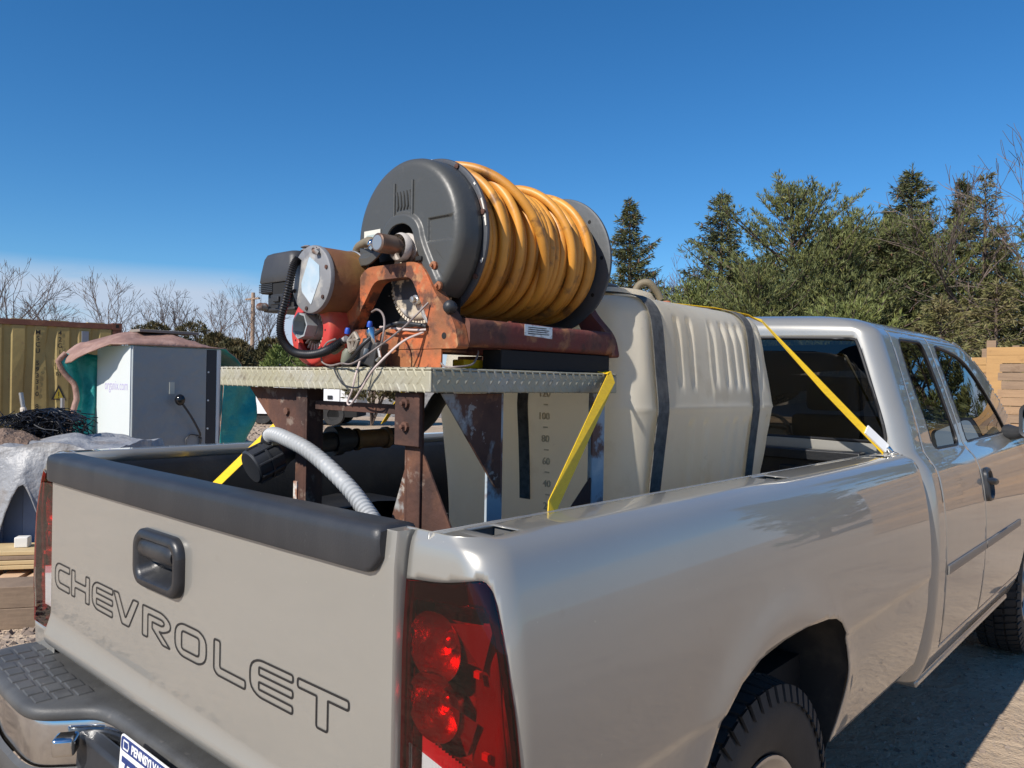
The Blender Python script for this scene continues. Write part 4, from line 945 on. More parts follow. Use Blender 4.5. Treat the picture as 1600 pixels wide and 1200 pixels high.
# --------------------------------------------------------------- rewind motor
MC = Vector((.100,.27,1.801))
MT = thing('rewind_motor', (MC.x, .35, 1.72), 'rusty drum shaped electric motor with a round pale end plate beside the reel', 'motor')
mb = MB().lathe([(.0,.004),(.079,.004),(.081,.007),(.081,.115),(.0765,.12),(0,.12)], MC, (0,1,0), 48)
part(mb, 'motor_drum', pmat('motor_rust', (.19,.085,.040), .6, .3, layers=[((.26,.15,.05), 6, .45, .62, .8), ((.07,.035,.022), 9, .50, .66, .9, 8), ((.36,.16,.07), 20, .6, .72, .6)], bump=[(60,.4,.003)]), MT, smooth=40)
mb = MB().lathe([(.082,.105),(.0845,.106),(.0845,.113),(.082,.114)], MC, (0,1,0), 48); part(mb, 'motor_band', STEELW, MT, smooth=40)
mb = MB().lathe([(0,-.006),(.076,-.006),(.0815,-.004),(.083,.0),(.083,.006),(.08,.008)], MC, (0,1,0), 48)
EP = part(mb, 'end_plate', pmat('end_plate_metal', (.24,.24,.245), .55, .3, layers=[((.46,.44,.40), 7, .56, .63, .9, 8), ((.13,.12,.115), 14, .55, .7, .6)], bump=[(50,.3,.003)]), MT, smooth=40)
for k in range(6):
    a = 2*pi*k/6+.35; m2 = MB().lathe([(.005,0),(.005,.003),(0,.0035)], MC+Vector((.071*cos(a),-.006,.071*sin(a))), (0,-1,0), 8); part(m2, 'screw', RUSTDK, EP)
q = roundpoly([(-.036,-.006),(-.004,.055),(.038,.030),(.040,-.004),(.006,-.062),(-.034,-.028)], .004, 2)
m2 = MB().prism(q, .0012, TM(MC+Vector((0,-.0062,0)), (1,0,0), (0,0,1))); part(m2, 'rating_label', pmat('faded_blue_label', (.36,.47,.55), .55, layers=[((.50,.55,.58), 14, .45, .65, .8), ((.33,.37,.42), 26, .62, .7, .6)]), EP)
m2 = MB().tube([MC+Vector((.030,-.004,.066)), MC+Vector((.034,-.018,.062)), MC+Vector((.040,-.012,.058))], [.008,.007,.005], 8); m2.box(MC+Vector((.020,-.008,.060)), MC+Vector((.024,-.005,.076))); part(m2, 'terminal_stud', RUST, EP, smooth=40)
CD = MB()
cp = spline([(.0521,.262,1.855),(.047,.252,1.838),(.040,.246,1.800),(.028,.243,1.755),(.013,.240,1.71),(.012,.240,1.672),(.030,.243,1.643),(.065,.247,1.624),(.115,.25,1.618),(.165,.253,1.622),(.205,.257,1.634),(.2256,.27,1.6492)], 14)
rr = [.0098*(1+.13*(1 if i % 2 else -1)) for i in range(len(cp))]; CD.tube(cp, rr, 12)
single(CD, 'wire_loom', pmat('loom_plastic', (.013,.013,.015), .4), (.05,.25,1.62), 'black ribbed wire loom looping from the motor end plate down round the red engine shroud', 'cable', smooth=50)
# --------------------------------------------------------------- small petrol engine
EN = thing('petrol_engine', (-.05,.42,1.589), 'small petrol engine with a red fan shroud and black air filter box on the deck', 'engine')
SC0 = Vector((.050,.300,1.680))
mb = MB().lathe([(.056,.012),(.056,0),(.058,-.002),(.080,-.002),(.0855,.002),(.0885,.010),(.090,.03),(.090,.075),(.07,.085),(0,.085)], SC0, (0,1,0), 56)
SHR = part(mb, 'fan_shroud', pmat('red_shroud_paint', (.52,.045,.035), .42, layers=[((.40,.16,.06), 5, .52, .66, .8, 8), ((.70,.18,.13), 8, .6, .74, .5), ((.20,.08,.05), 16, .62, .72, .7)], bump=[(60,.15,.003)]), EN, smooth=40)
for k in range(9):
    a = 2*pi*k/9; m2 = MB().lathe([(.003,0),(0,.0004)], SC0+Vector((.066*cos(a),-.0022,.066*sin(a))), (0,-1,0), 8); part(m2, 'rivet_hole', HOLE, SHR)
m2 = MB().lathe([(.0,.045),(.054,.045),(.0555,.03)], SC0, (0,1,0), 40); part(m2, 'fan_backing', pmat('fan_beige', (.42,.37,.29), .7, layers=[((.2,.16,.11), 10, .5, .7, .7)]), EN)
for k in range(22):
    a = 2*pi*k/22; c = SC0+Vector((.043*cos(a), .028, .043*sin(a))); M = Matrix.Translation(c) @ Matrix.Rotation(-a, 4, 'Y'); m2 = MB().box((-.011,-.012,-.0022),(.011,.014,.0022), 0, M); part(m2, 'fan_blade', bpy.data.materials['fan_beige'], EN)
m2 = MB(); cc = SC0+Vector((-.012,0,.012))
hexo = [(.034*cos(a), .034*sin(a)) for a in lin(0, 2*pi, 7)[:-1]]; hexi = [(a*.86, b*.86) for a, b in hexo]
m2.frame(hexo, hexi, .030, TM(cc+Vector((0,.006,0)), (1,0,0), (0,0,1))); m2.lathe([(.0275,.008),(.032,.008),(.033,.03),(.033,.045)], cc, (0,1,0), 28); m2.lathe([(.0,.03),(.029,.03),(.029,.0)], cc, (0,1,0), 28)
part(m2, 'starter_cup', pmat('cup_grey', (.40,.43,.44), .5, .3, layers=[((.2,.19,.17), 9, .48, .7, .8)]), EN, smooth=30)
ENG = pmat('engine_black', (.024,.025,.027), .55, layers=[((.07,.06,.055), 10, .5, .75, .7), ((.16,.09,.05), 18, .64, .74, .6)], bump=[(60,.3,.004)])
mb = MB(); mb.box((-.20,.45,1.592),(.10,.60,1.74)); mb.box((-.24,.47,1.66),(-.10,.58,1.80)); BLK = part(mb, 'crankcase', ENG, EN, bevel=.008)
for k in range(7):
    m2 = MB().box((-.255,.462,1.668+k*.013),(-.095,.588,1.673+k*.013)); part(m2, 'cooling_fin', ENG, EN, bevel=.001)
ABX0, ABX1 = -.425, -.245
mb = MB(); rows = []
for z, i, rr in ((1.842,.0,.018),(1.846,-.002,.018),(1.872,.0,.02),(1.915,.006,.022),(1.928,.012,.022),(1.934,.024,.02)):
    P = rpoly(ABX0+i, .43+i, ABX1-i, .57-i, rr, 5); R = [Vector((a, b, z)) for a, b in P]; rows.append(R+[R[0]])
mb.grid(rows, 0, False); mb.add(rows[-1][:-1], [tuple(range(len(rows[-1])-1))]); mb.add(rows[0][:-1], [tuple(range(len(rows[0])-2,-1,-1))])
AB = part(mb, 'air_filter_lid', pmat('air_box_plastic', (.038,.038,.040), .5, layers=[((.07,.068,.066), 6, .45, .7, .6)], bump=[(150,.15,.003)]), EN, smooth=45)
mb = MB(); mb.box((ABX0+.004,.434,1.812),(ABX1-.004,.566,1.842)); mb.box((ABX0+.02,.45,1.76),(ABX1-.02,.55,1.812)); mb.box((ABX0+.012,.44,1.757),(ABX1-.0,.56,1.768)); part(mb, 'air_filter_base', ENG, EN, bevel=.004)
for k in range(5):
    m2 = MB().box((ABX0+.001,.431,1.815+k*.0055),(ABX0+.075,.434,1.818+k*.0055)); part(m2, 'air_vent_rib', ENG, EN)
m2 = MB(); m2.box((ABX0+.085,.428,1.80),(ABX1-.01,.4335,1.838)); part(m2, 'air_intake', DARK, EN)
m2 = MB(); m2.box((ABX0+.078,.425,1.775),(ABX0+.15,.434,1.805)); m2.box((ABX0+.10,.418,1.782),(ABX0+.13,.425,1.798)); part(m2, 'choke_bracket', ENG, EN, bevel=.002)
m2 = MB().tube([(ABX0+.03,.44,1.772),(ABX0+.03,.418,1.772)], .012, 10); m2.ball((ABX0+.03,.418,1.772), .011, 8, 6); part(m2, 'choke_lever', RUST, EN, smooth=50)
m2 = MB().lathe([(.008,0),(.02,.006),(.012,.012),(.02,.016),(.008,.022),(0,.023)], (ABX1-.03,.50,1.932), (0,0,1), 10); part(m2, 'wing_nut', RUST, EN)
m2 = MB().tube(spline([(ABX1-.02,.48,1.765),(ABX1+.02,.48,1.735),(ABX1+.03,.48,1.70),(-.18,.49,1.67)], 6), .019, 10); part(m2, 'intake_elbow', RUSTDK, EN, smooth=60)
# --------------------------------------------------------------- solenoid switch and loose wires in front of the reel foot
SO = thing('solenoid_switch', (.25,.30,1.5895), 'small battered solenoid switch with blue terminal caps lying on the deck by the orange frame', 'switch')
m2 = MB(); m2.box((-.026,-.016,-.030),(.030,.020,.028), 0, Matrix.Translation((.300,.300,1.6235)) @ Matrix.Rotation(.25, 4, 'Y')); part(m2, 'switch_body', ENG, SO, bevel=.004)
m2 = MB(); m2.box((-.008,-.0195,-.008),(.008,-.0165,.008), 0, Matrix.Translation((.300,.300,1.6235)) @ Matrix.Rotation(.25, 4, 'Y')); part(m2, 'switch_badge', STEELW, SO)
m2 = MB().tube([(.305,.29,1.658),(.315,.285,1.668),(.318,.285,1.655),(.322,.288,1.640)], [.010,.013,.008,.004], 8); part(m2, 'terminal', CHROME, SO, smooth=50)
m2 = MB().tube([(.335,.288,1.635),(.345,.286,1.612),(.333,.286,1.604)], .004, 6); part(m2, 'mounting_hook', STEELW, SO, smooth=50)
bone = pmat('grey_bracket_metal', (.36,.34,.29), .6, .3, layers=[((.18,.12,.08), 14, .5, .7, .8)])
m2 = MB()
for a, b in (((.236,.280,1.650),(.262,.278,1.668)),((.262,.278,1.668),(.276,.278,1.652)),((.276,.278,1.652),(.262,.28,1.632)),((.262,.28,1.632),(.244,.28,1.625)),((.244,.28,1.625),(.236,.28,1.650)),((.236,.28,1.650),(.276,.278,1.652)),((.262,.278,1.668),(.250,.28,1.626))): m2.tube([a, b], .0052, 7)
part(m2, 'bracket', bone, SO, smooth=50)
m2 = MB().lathe([(.0,0),(.012,.0),(.015,.008),(.015,.03),(.010,.04),(0,.042)], (.222,.285,1.5935), (.25,0,1), 14); part(m2, 'fuse_bulb', pmat('bulb_green_grey', (.16,.165,.12), .55), SO, smooth=50)
m2 = MB().lathe([(.0,0),(.009,.0),(.011,.01),(.009,.04),(0,.045)], (.168,.285,1.627), (1,0,.45), 12); part(m2, 'cable_gland', bpy.data.materials['bulb_green_grey'], SO, smooth=50)
m2 = MB().tube([(.212,.28,1.648),(.228,.28,1.655)], .0085, 8); part(m2, 'copper_terminal', RUST, SO, smooth=50)
BLUE = pmat('blue_cap', (.015,.07,.40), .5)
for q in ((.224,.285,1.672),(.268,.315,1.688)):
    m2 = MB().lathe([(.0,.009),(.0045,.009),(.0065,.005),(.0065,-.005),(0,-.005)], q, (.2,0,1), 12); part(m2, 'blue_cap', BLUE, SO, smooth=50)
WB = pmat('wire_black', (.02,.02,.022), .45); WG = pmat('wire_grey', (.23,.19,.175), .5); WP = pmat('wire_pale', (.50,.40,.36), .5)
for pts, rad, mt, lab in (
 ([(.4358,.345,1.7337),(.4078,.30,1.678),(.3557,.265,1.6297),(.2942,.250,1.5971),(.245,.255,1.597),(.192,.262,1.5925),(.160,.262,1.600),(.155,.262,1.62),(.175,.262,1.645),(.200,.27,1.655)], .0022, WG, 'thin grey wire running from the reel frame down to a loop beside the fuse bulb'),
 ([(.423,.344,1.6692),(.402,.30,1.645),(.3719,.258,1.5941),(.3429,.255,1.5658),(.3134,.252,1.5298),(.2887,.25,1.5048),(.2767,.25,1.5101),(.2858,.255,1.5363),(.2895,.262,1.5725),(.2825,.28,1.6089)], .0026, WP, 'pale wire hanging in a long loop below the edge of the deck'),
 ([(.19,.30,1.592),(.2071,.262,1.587),(.2479,.254,1.553),(.2869,.254,1.543),(.3218,.254,1.5485),(.340,.262,1.582),(.345,.29,1.60)], .0022, WB, 'black wire drooping over the front of the tread plate edge'),
 ([(.250,.335,1.7207),(.300,.31,1.722),(.345,.29,1.7091),(.372,.275,1.6857),(.372,.27,1.6506),(.350,.28,1.628)], .0026, WG, 'stiff grey wire arched in front of the frame opening'),
 ([(.2814,.335,1.684),(.33,.33,1.680),(.3644,.335,1.676),(.4111,.335,1.673),(.430,.345,1.674)], .0028, WP, 'pale wire lying along the lower bar of the orange frame'),
 ([(.2261,.275,1.5925),(.2741,.265,1.6115),(.3096,.27,1.6446),(.329,.31,1.6783),(.345,.335,1.690),(.385,.335,1.688),(.432,.345,1.682)], .0052, WB, 'thick black cable rising from the deck across the orange frame'),
 ([(.480,.345,1.600),(.50,.34,1.592),(.525,.345,1.592),(.528,.39,1.598),(.505,.43,1.615),(.49,.45,1.63)], .0022, WG, 'short grey wire curled round the foot of the side rail')):
    c = spline(pts, 8); m2 = MB().tube(c, rad, 6); single(m2, 'wire', mt, c[0], lab, 'wire', 'loose wires on the deck', smooth=60)
# --------------------------------------------------------------- water tank
TC = .145; TYR, TYF = .985, 1.945
POLY = pmat('translucent_tank_plastic', (.94,.88,.74), .38, layers=[((.66,.55,.38), 2.6, .45, .72, .6, 6, (1,1,.35)), ((.40,.31,.20), 7, .60, .76, .6, 8), ((.30,.22,.14), 19, .66, .74, .6), ((.72,.69,.62), 4, .5, .7, .5)], bump=[(8,.10,.02),(120,.06,.002)], rvar=.06)
t_ = POLY.node_tree; pb_ = t_.nodes['Principled BSDF']; ms_ = t_.nodes.new('ShaderNodeMixShader'); ms_.inputs[0].default_value = .58
tl_ = t_.nodes.new('ShaderNodeBsdfTranslucent'); tl_.inputs[0].default_value = (1.0, .90, .71, 1)
t_.links.new(pb_.outputs[0], ms_.inputs[1]); t_.links.new(tl_.outputs[0], ms_.inputs[2]); t_.links.new(ms_.outputs[0], t_.nodes['Material Output'].inputs[0])
TK = thing('water_tank', (TC,1.46,.813), 'big cream plastic water tank with ribbed sides strapped down behind the truck cab', 'water tank')
TZ = [(.815,.345),(.86,.372),(1.22,.390),(1.38,.406),(1.470,.416),(1.492,.418),(1.515,.416),(1.62,.402),(1.72,.390),(1.765,.380),(1.793,.362),(1.812,.335),(1.824,.29),(1.834,.20),(1.838,.08)]
FLU = [(1.04,.5),(1.253,1),(1.33,1),(1.466,.7),(1.541,1),(1.60,1),(1.657,1),(1.80,.8),(1.86,.8)]; FLL = [(1.102,.6),(1.31,1),(1.402,1),(1.53,.8),(1.598,1),(1.669,1),(1.718,1),(1.846,.8),(1.9,.8)]
STRY = (1.135, 1.745)
def sm(a, b, x): t = max(0, min(1, (x-a)/(b-a))); return t*t*(3-2*t)
def tank(side, t, z, off=0):
    """perimeter of the tank at height z; side 0 right, 1 front, 2 left, 3 rear, t 0..1"""
    hw = sinterp(TZ, z)+off; ins = max(0, .418-sinterp(TZ, z)); yr, yf = TYR+ins*.75-off, TYF-ins*.75+off
    rc = min(.095, hw*.8); hy = (yf-yr)/2; yc = (yf+yr)/2; rc = min(rc, hy*.8)
    n = 4*100; 
    if side == 0: x, y = hw, yr+rc+(yf-yr-2*rc)*t
    elif side == 1: a = t*pi/2; x, y = hw-rc+rc*cos(a), yf-rc+rc*sin(a)
    elif side == 2: x, y = hw-rc-(2*hw-2*rc)*t, yf
    elif side == 3: a = pi/2+t*pi/2; x, y = -hw+rc+rc*cos(a), yf-rc+rc*sin(a)
    elif side == 4: x, y = -hw, yf-rc-(yf-yr-2*rc)*t
    elif side == 5: a = pi+t*pi/2; x, y = -hw+rc+rc*cos(a), yr+rc+rc*sin(a)
    elif side == 6: x, y = -hw+rc+(2*hw-2*rc)*t, yr
    else: a = 1.5*pi+t*pi/2; x, y = hw-rc+rc*cos(a), yr+rc+rc*sin(a)
    if side in (0, 7, 1) or side in (3, 4, 5):
        s = 1 if x > 0 else -1; d = 0
        if abs(x) > hw*.86:
            for fy, k in FLU: d += .013*k*exp(-((y-fy)/.016)**4)*sm(1.535,1.60,z)*(1-sm(1.745,1.775,z))
            for fy, k in FLL: d += .011*k*exp(-((y-fy-(1.47-z)*.05)/.018)**4)*sm(1.20,1.24,z)*(1-sm(1.435,1.462,z))
            d -= .010*sm(1.435,1.452,y)*(1-sm(1.690,1.700,y))*sm(1.50,1.56,z)*(1-sm(1.72,1.78,z))*.6
            for sy in STRY: d += .005*exp(-((y-sy)/.045)**6)
            d += .0035*exp(-((z-1.492)/.006)**2)*-1
            x -= s*d
    x += .006*noise.noise(Vector((x*3, y*3, z*3))); y += .006*noise.noise(Vector((x*3+9, y*3, z*3)))
    return Vector((TC+x, y, z))
ring = [(0, t) for t in lin(0, 1, 260)[:-1]]+[(1, t) for t in lin(0, 1, 10)[:-1]]+[(2, t) for t in lin(0, 1, 14)[:-1]]+[(3, t) for t in lin(0, 1, 10)[:-1]]+[(4, t) for t in lin(0, 1, 60)[:-1]]+[(5, t) for t in lin(0, 1, 10)[:-1]]+[(6, t) for t in lin(0, 1, 24)[:-1]]+[(7, t) for t in lin(0, 1, 14)[:-1]]
zsT = [.815,.84,.86,.95,1.05,1.12]+lin(1.15,1.78,74)+[1.787,1.793,1.80,1.806,1.812,1.818,1.824,1.829,1.834,1.838]
rows = []
for z in zsT:
    R = [tank(s, t, z) for s, t in ring]; rows.append(R+[R[0]])
mb = MB().grid(rows, 0, False); mb.add(rows[-1][:-1], [tuple(range(len(rows[-1])-1))])
TB = part(mb, 'tank_body', POLY, TK, smooth=50)
mb = MB().lathe([(.200,-.03),(.196,.004),(.185,.020),(.165,.026),(.10,.03),(0,.032)], (.205,1.285,1.835), (0,0,1), 56); part(mb, 'filler_dome', POLY, TK, smooth=50)
mb = MB().lathe([(.125,.0),(.140,.0),(.140,.012),(.13,.02),(.05,.026),(0,.027)], (.165,1.24,1.862), (0,0,1), 40); part(mb, 'tank_lid', BLACKPL, TK, smooth=40)
mb = MB().tube(spline([(.33,1.32,1.845),(.345,1.335,1.882),(.37,1.35,1.888),(.385,1.375,1.862),(.392,1.39,1.838)], 6), .012, 8); part(mb, 'vent_hose', bpy.data.materials['khaki_hose'], TK, smooth=50)
FIT = pmat('orange_fitting', (.50,.15,.055), .6, layers=[((.30,.16,.1), 14, .5, .7, .7)])
for q in ((.30,1.58,1.828),(.255,1.73,1.826)):
    mb = MB().lathe([(.026,0),(.026,.010),(.016,.014),(.016,.024),(.010,.026),(0,.027)], q, (0,0,1), 16); part(mb, 'vent_fitting', FIT, TK, smooth=40)
GR = pmat('moulded_digits', (.66,.57,.40), .6)
TT = Matrix.Translation(-Vector((TC,1.46,.813)))
for i, s in enumerate(('120','100','80','60','40','20')):
    z = 1.530-.0675*i; rt = tank(6, .64, z); 
    o = text(s, TT @ TM((.235 if i > 1 else .225, rt.y-.0035, z-.011), (1,0,0), (0,0,1)), .030, GR, 'gauge_digits', TK, .0, thick=.002)
    mb = MB().box((.245,rt.y-.004,z-.036),(.262,rt.y-.0022,z-.032)); part(mb, 'gauge_mark', GR, TK)
# black straps round the tank
WEB = pmat('black_webbing', (.115,.112,.102), .8, layers=[((.05,.048,.045), 40, .4, .65, .8, 3), ((.14,.125,.10), 6, .5, .75, .6)], bump=[(400,.5,.002)])
def band_yz(y0, w, lab, slant=0):
    path = []
    for z in lin(.83, 1.76, 30): path.append((1, z))
    for z in (1.772,1.78,1.787,1.793,1.80,1.806,1.812,1.818,1.824,1.829,1.834): path.append((1, z))
    L0 = []
    for s, z in path:
        hw = sinterp(TZ, z)+.0038+.002*sm(1.5,1.7,z)-.004; L0.append((hw, z+.0038*sm(1.76,1.83,z)))
    full = [(hw, z) for hw, z in L0]+[(x, 1.8425) for x in lin(.18, -.18, 6)]+[(-hw, z) for hw, z in L0[::-1]]
    rows = [[Vector((TC+x, y0+dy+slant*(z-1.5), z)) for dy in (-w/2, w/2)] for x, z in full]
    m2 = MB().grid(rows, 0, False); return single(m2, 'tank_strap', WEB, (TC,y0,.83), lab, 'strap', 'black straps round the water tank', solid=-.0025)
band_yz(STRY[0], .060, 'wide black strap tight round the tank next to the reel'); band_yz(STRY[1], .052, 'black strap round the tank next to the truck cab')
rows = [[Vector((x, y, z)) for x in (.145,.186)] for y, z in [(tank(6,.5,z).y-.006, z) for z in lin(1.205, 1.79, 20)]+[(1.03,1.815),(1.08,1.832)]]
m2 = MB().grid(rows, 0, False); single(m2, 'tank_strap', WEB, (.165,.97,1.2), 'dark strap hanging straight down the rear face of the tank', 'strap', 'black straps round the water tank', solid=-.003)
# yellow ratchet straps
YEL = pmat('yellow_webbing', (.88,.56,.012), .55, layers=[((.72,.42,.012), 40, .45, .7, .5, 3, (1,1,4))], bump=[(500,.4,.0015)])
def ribbon(pts, w, hint):
    k = len(pts); rows = []; P = [Vector(q) for q in pts]
    for i, q in enumerate(P):
        d = (P[min(k-1, i+1)]-P[max(0, i-1)]).normalized(); h = Vector(hint[i] if isinstance(hint, list) else hint); s = d.cross(h).normalized(); rows.append([q-s*w/2, q+s*w/2])
    return MB().grid(rows)
A = [(-.55,1.02,1.40),(-.22,1.06,1.806),(0,1.13,1.843),(.15,1.26,1.846),(.30,1.48,1.842),(.41,1.70,1.834),(.475,1.83,1.818),(.508,1.895,1.797),(.67,2.08,1.555),(.826,2.262,1.330)]
sd = [(-.3,-.3,.9),(-.2,-.2,1),(0,0,1),(0,0,1),(0,0,1),(.05,0,1),(.2,.1,1),(.5,-.1,.8),(.5,-.45,.6),(.5,-.5,.55)]
m2 = ribbon(A, .037, sd); YS = thing('ratchet_strap', (.826,2.26,1.325), 'yellow ratchet strap from over the tank to the bed rail beside the cab', 'ratchet strap', 'yellow ratchet straps'); part(m2, 'webbing', YEL, YS, solid=-.002)
m2 = ribbon([(.777,2.208,1.409),(.805,2.240,1.372),(.832,2.268,1.338)], .040, (.5,-.5,.55)); part(m2, 'white_tag', pmat('strap_tag_white', (.75,.75,.73), .6), YS, solid=-.006)
m2 = MB().tube([(.836,2.268,1.345),(.846,2.272,1.328),(.855,2.276,1.322),(.875,2.262,1.322)], [.010,.012,.009,.005], 8); part(m2, 'hook', CHROME, YS, smooth=50)
B = [(.18,.62,1.593),(.40,.80,1.593),(.500,.885,1.5935),(.532,.905,1.590),(.540,.902,1.575),(.795,.345,1.326),(.812,.318,1.24)]
YB = thing('ratchet_strap', (.80,.34,1.30), 'yellow ratchet strap from the right side of the stand deck down to the bed rail', 'ratchet strap', 'yellow ratchet straps')
m3 = ribbon(B, .030, [(0,0,1),(0,0,1),(0,0,1),(.4,-.1,.9),(.8,-.2,.3),(.95,.15,.25),(.95,.2,.25)]); part(m3, 'webbing', YEL, YB, solid=-.002)
m3 = MB().box((.40,.455,1.5915),(.44,.62,1.612)); part(m3, 'webbing_roll', YEL, YB, bevel=.003)
Cc = [(.0,.80,1.592),(-.20,.715,1.5925),(-.338,.655,1.592),(-.349,.648,1.580),(-.555,.560,1.385),(-.775,.465,1.175)]
m2 = ribbon(Cc, .038, [(0,0,1),(0,0,1),(-.2,-.2,1),(-.2,-.7,.5),(.1,-.85,.35),(.1,-.85,.35)]); YC = thing('ratchet_strap', (-.77,.47,1.18), 'yellow ratchet strap from the left end of the deck to the left bed wall', 'ratchet strap', 'yellow ratchet straps'); part(m2, 'webbing', YEL, YC, solid=-.002)
# --------------------------------------------------------------- suction pipe, coupling and grey hose
SP = thing('suction_pipe', (-.06,.35,1.30), 'black ribbed pipe coupling with a brown fitting and black hose under the deck', 'pipe')
c0 = Vector((-.058,.205,1.335)); c1 = Vector((-.052,.300,1.375)); ax = (c1-c0).normalized()
mb = MB().lathe([(.0,.0),(.040,.0),(.044,.004),(.044,.075),(.038,.082),(.032,.10),(.032,.13)], c0, ax, 32); CP = part(mb, 'coupling', BLACKPL, SP, smooth=40)
for k in range(9):
    a = 2*pi*k/9; upv = Vector((0,0,1))-ax*ax.z; upv.normalize(); wv = ax.cross(upv)
    q = c0+(upv*cos(a)+wv*sin(a))*.0455; m2 = MB().tube([q+ax*.006, q+ax*.072], .0034, 6); part(m2, 'coupling_rib', BLACKPL, CP, smooth=50)
m2 = MB().lathe([(.0445,.036),(.0475,.037),(.0475,.042),(.0445,.043)], c0, ax, 32); part(m2, 'coupling_ring', BLACKPL, CP, smooth=40)
mb = MB().tube([c0+ax*.11,(-.060,.36,1.382),(-.0757,.42,1.3862),(-.0974,.50,1.3873)], [.030,.028,.028,.028], 16); part(mb, 'pipe', BLACKPL, SP, smooth=50)
d = Vector((0,1,.03)).normalized(); mb = MB().lathe([(.0,.0),(.042,0),(.042,.028),(.034,.03),(.034,.06),(.026,.062),(.026,.075),(.0,.075)], (-.0974,.470,1.3873), d, 24); part(mb, 'union_nut', BLACKPL, SP, smooth=40)
mb = MB().lathe([(.030,0),(.032,.004),(.032,.012),(.027,.014),(.027,.10),(.032,.102),(.032,.115),(.028,.117)], (-.098,.55,1.388), Vector((.06,1,.02)), 24); part(mb, 'brown_nipple', pmat('brass_brown', (.22,.13,.055), .5, .4, layers=[((.10,.05,.03), 9, .45, .66, .8)]), SP, smooth=40)
mb = MB().tube(spline([(-.092,.66,1.391),(-.088,.72,1.396),(-.083,.77,1.415),(-.080,.82,1.45),(-.080,.86,1.50),(-.080,.90,1.52)], 8), .026, 14); part(mb, 'rubber_hose', pmat('black_rubber', (.03,.029,.028), .6), SP, smooth=60)
m2 = MB().tube([(-.062,.255,1.405),(-.035,.25,1.402)], .006, 8); m2.ball((-.065,.255,1.40), .010, 8, 6); m2.box((-.058,.244,1.392),(-.022,.262,1.404)); part(m2, 'clamp_bolt', pmat('brass_clamp', (.4,.36,.25), .4, .7), SP, smooth=40)
cp = spline([(-.072,.262,1.388),(-.045,.248,1.412),(.0,.236,1.421),(.085,.222,1.4135),(.1812,.21,1.3975),(.2717,.20,1.3702),(.3684,.19,1.3318),(.4373,.18,1.2966),(.4925,.17,1.2662),(.55,.165,1.225),(.60,.18,1.15),(.64,.25,1.0),(.64,.40,.85),(.50,.70,.83)], 24)
rr = [.0175*(1+.07*(1 if (i//2) % 2 else -1)) for i in range(len(cp))]
m2 = MB().tube(cp, rr, 18); single(m2, 'corrugated_hose', pmat('grey_corrugated_plastic', (.36,.37,.37), .5, layers=[((.24,.24,.235), 6, .45, .7, .6)]), (.3,.2,.83), 'grey corrugated hose arching from the black coupling down into the truck bed', 'hose', smooth=30)
m2 = MB().tube([(-.070,.262,1.385),(-.055,.255,1.405),(-.035,.246,1.415)], .022, 14); part(m2, 'hose_cuff', BLACKPL, SP, smooth=50)
# ------------------------------------------------------------------ evergreen and bare trees
BARK = pmat('bark', (.12,.085,.065), .9, layers=[((.055,.042,.035), 6, .42, .66, .8)], bump=[(18,.6,.03)])
TWIG = pmat('bare_twigs', (.16,.12,.10), .9, layers=[((.07,.052,.045), 1.5, .42, .66, .7)])
TWIGR = pmat('reddish_twigs', (.22,.125,.11), .9)
def leafmat(name, a, b, c):
    mt = pmat(name, a, .62, spec=.3, layers=[(b, 1.1, .38, .66, .9, 4), (c, 4.5, .50, .72, .8, 4)]); return mt
LEAF = {'s': leafmat('spruce_needles', (0.099,0.108,0.039), (0.050,0.066,0.030), (0.187,0.157,0.052)),
        'p': leafmat('pine_needles', (0.143,0.157,0.050), (0.081,0.102,0.045), (0.237,0.217,0.060)),
        'h': leafmat('thin_hemlock_needles', (0.143,0.145,0.055), (0.174,0.133,0.065), (0.225,0.199,0.060)),
        'y': leafmat('young_pine_needles', (0.174,0.199,0.055), (0.112,0.139,0.050), (0.262,0.253,0.070)),
        'c': leafmat('cedar_foliage', (0.075,0.070,0.028), (0.125,0.090,0.039), (0.050,0.055,0.025)),
        'g': leafmat('bright_bush_leaves', (0.125,0.163,0.039), (0.081,0.115,0.035), (0.200,0.224,0.065))}
CONE = pmat('brown_cones', (.20,.105,.06), .8)
def tuft(mb, c, d, ln, w, n, rng, spread=.6):
    d = d.normalized()
    for k in range(n):
        q = (d+Vector((rng.gauss(0,1), rng.gauss(0,1), rng.gauss(0,1)))*spread).normalized()
        s = q.cross(Vector((rng.gauss(0,1), rng.gauss(0,1), rng.gauss(0,1)))).normalized()*w*.5; m = c+q*ln*rng.uniform(.35,.6); e = c+q*ln*rng.uniform(.8,1.15)
        b = len(mb.v); mb.v += [tuple(c), tuple(m-s), tuple(e), tuple(m+s)]; mb.f.append((b, b+1, b+2, b+3)); mb.m.append(0)
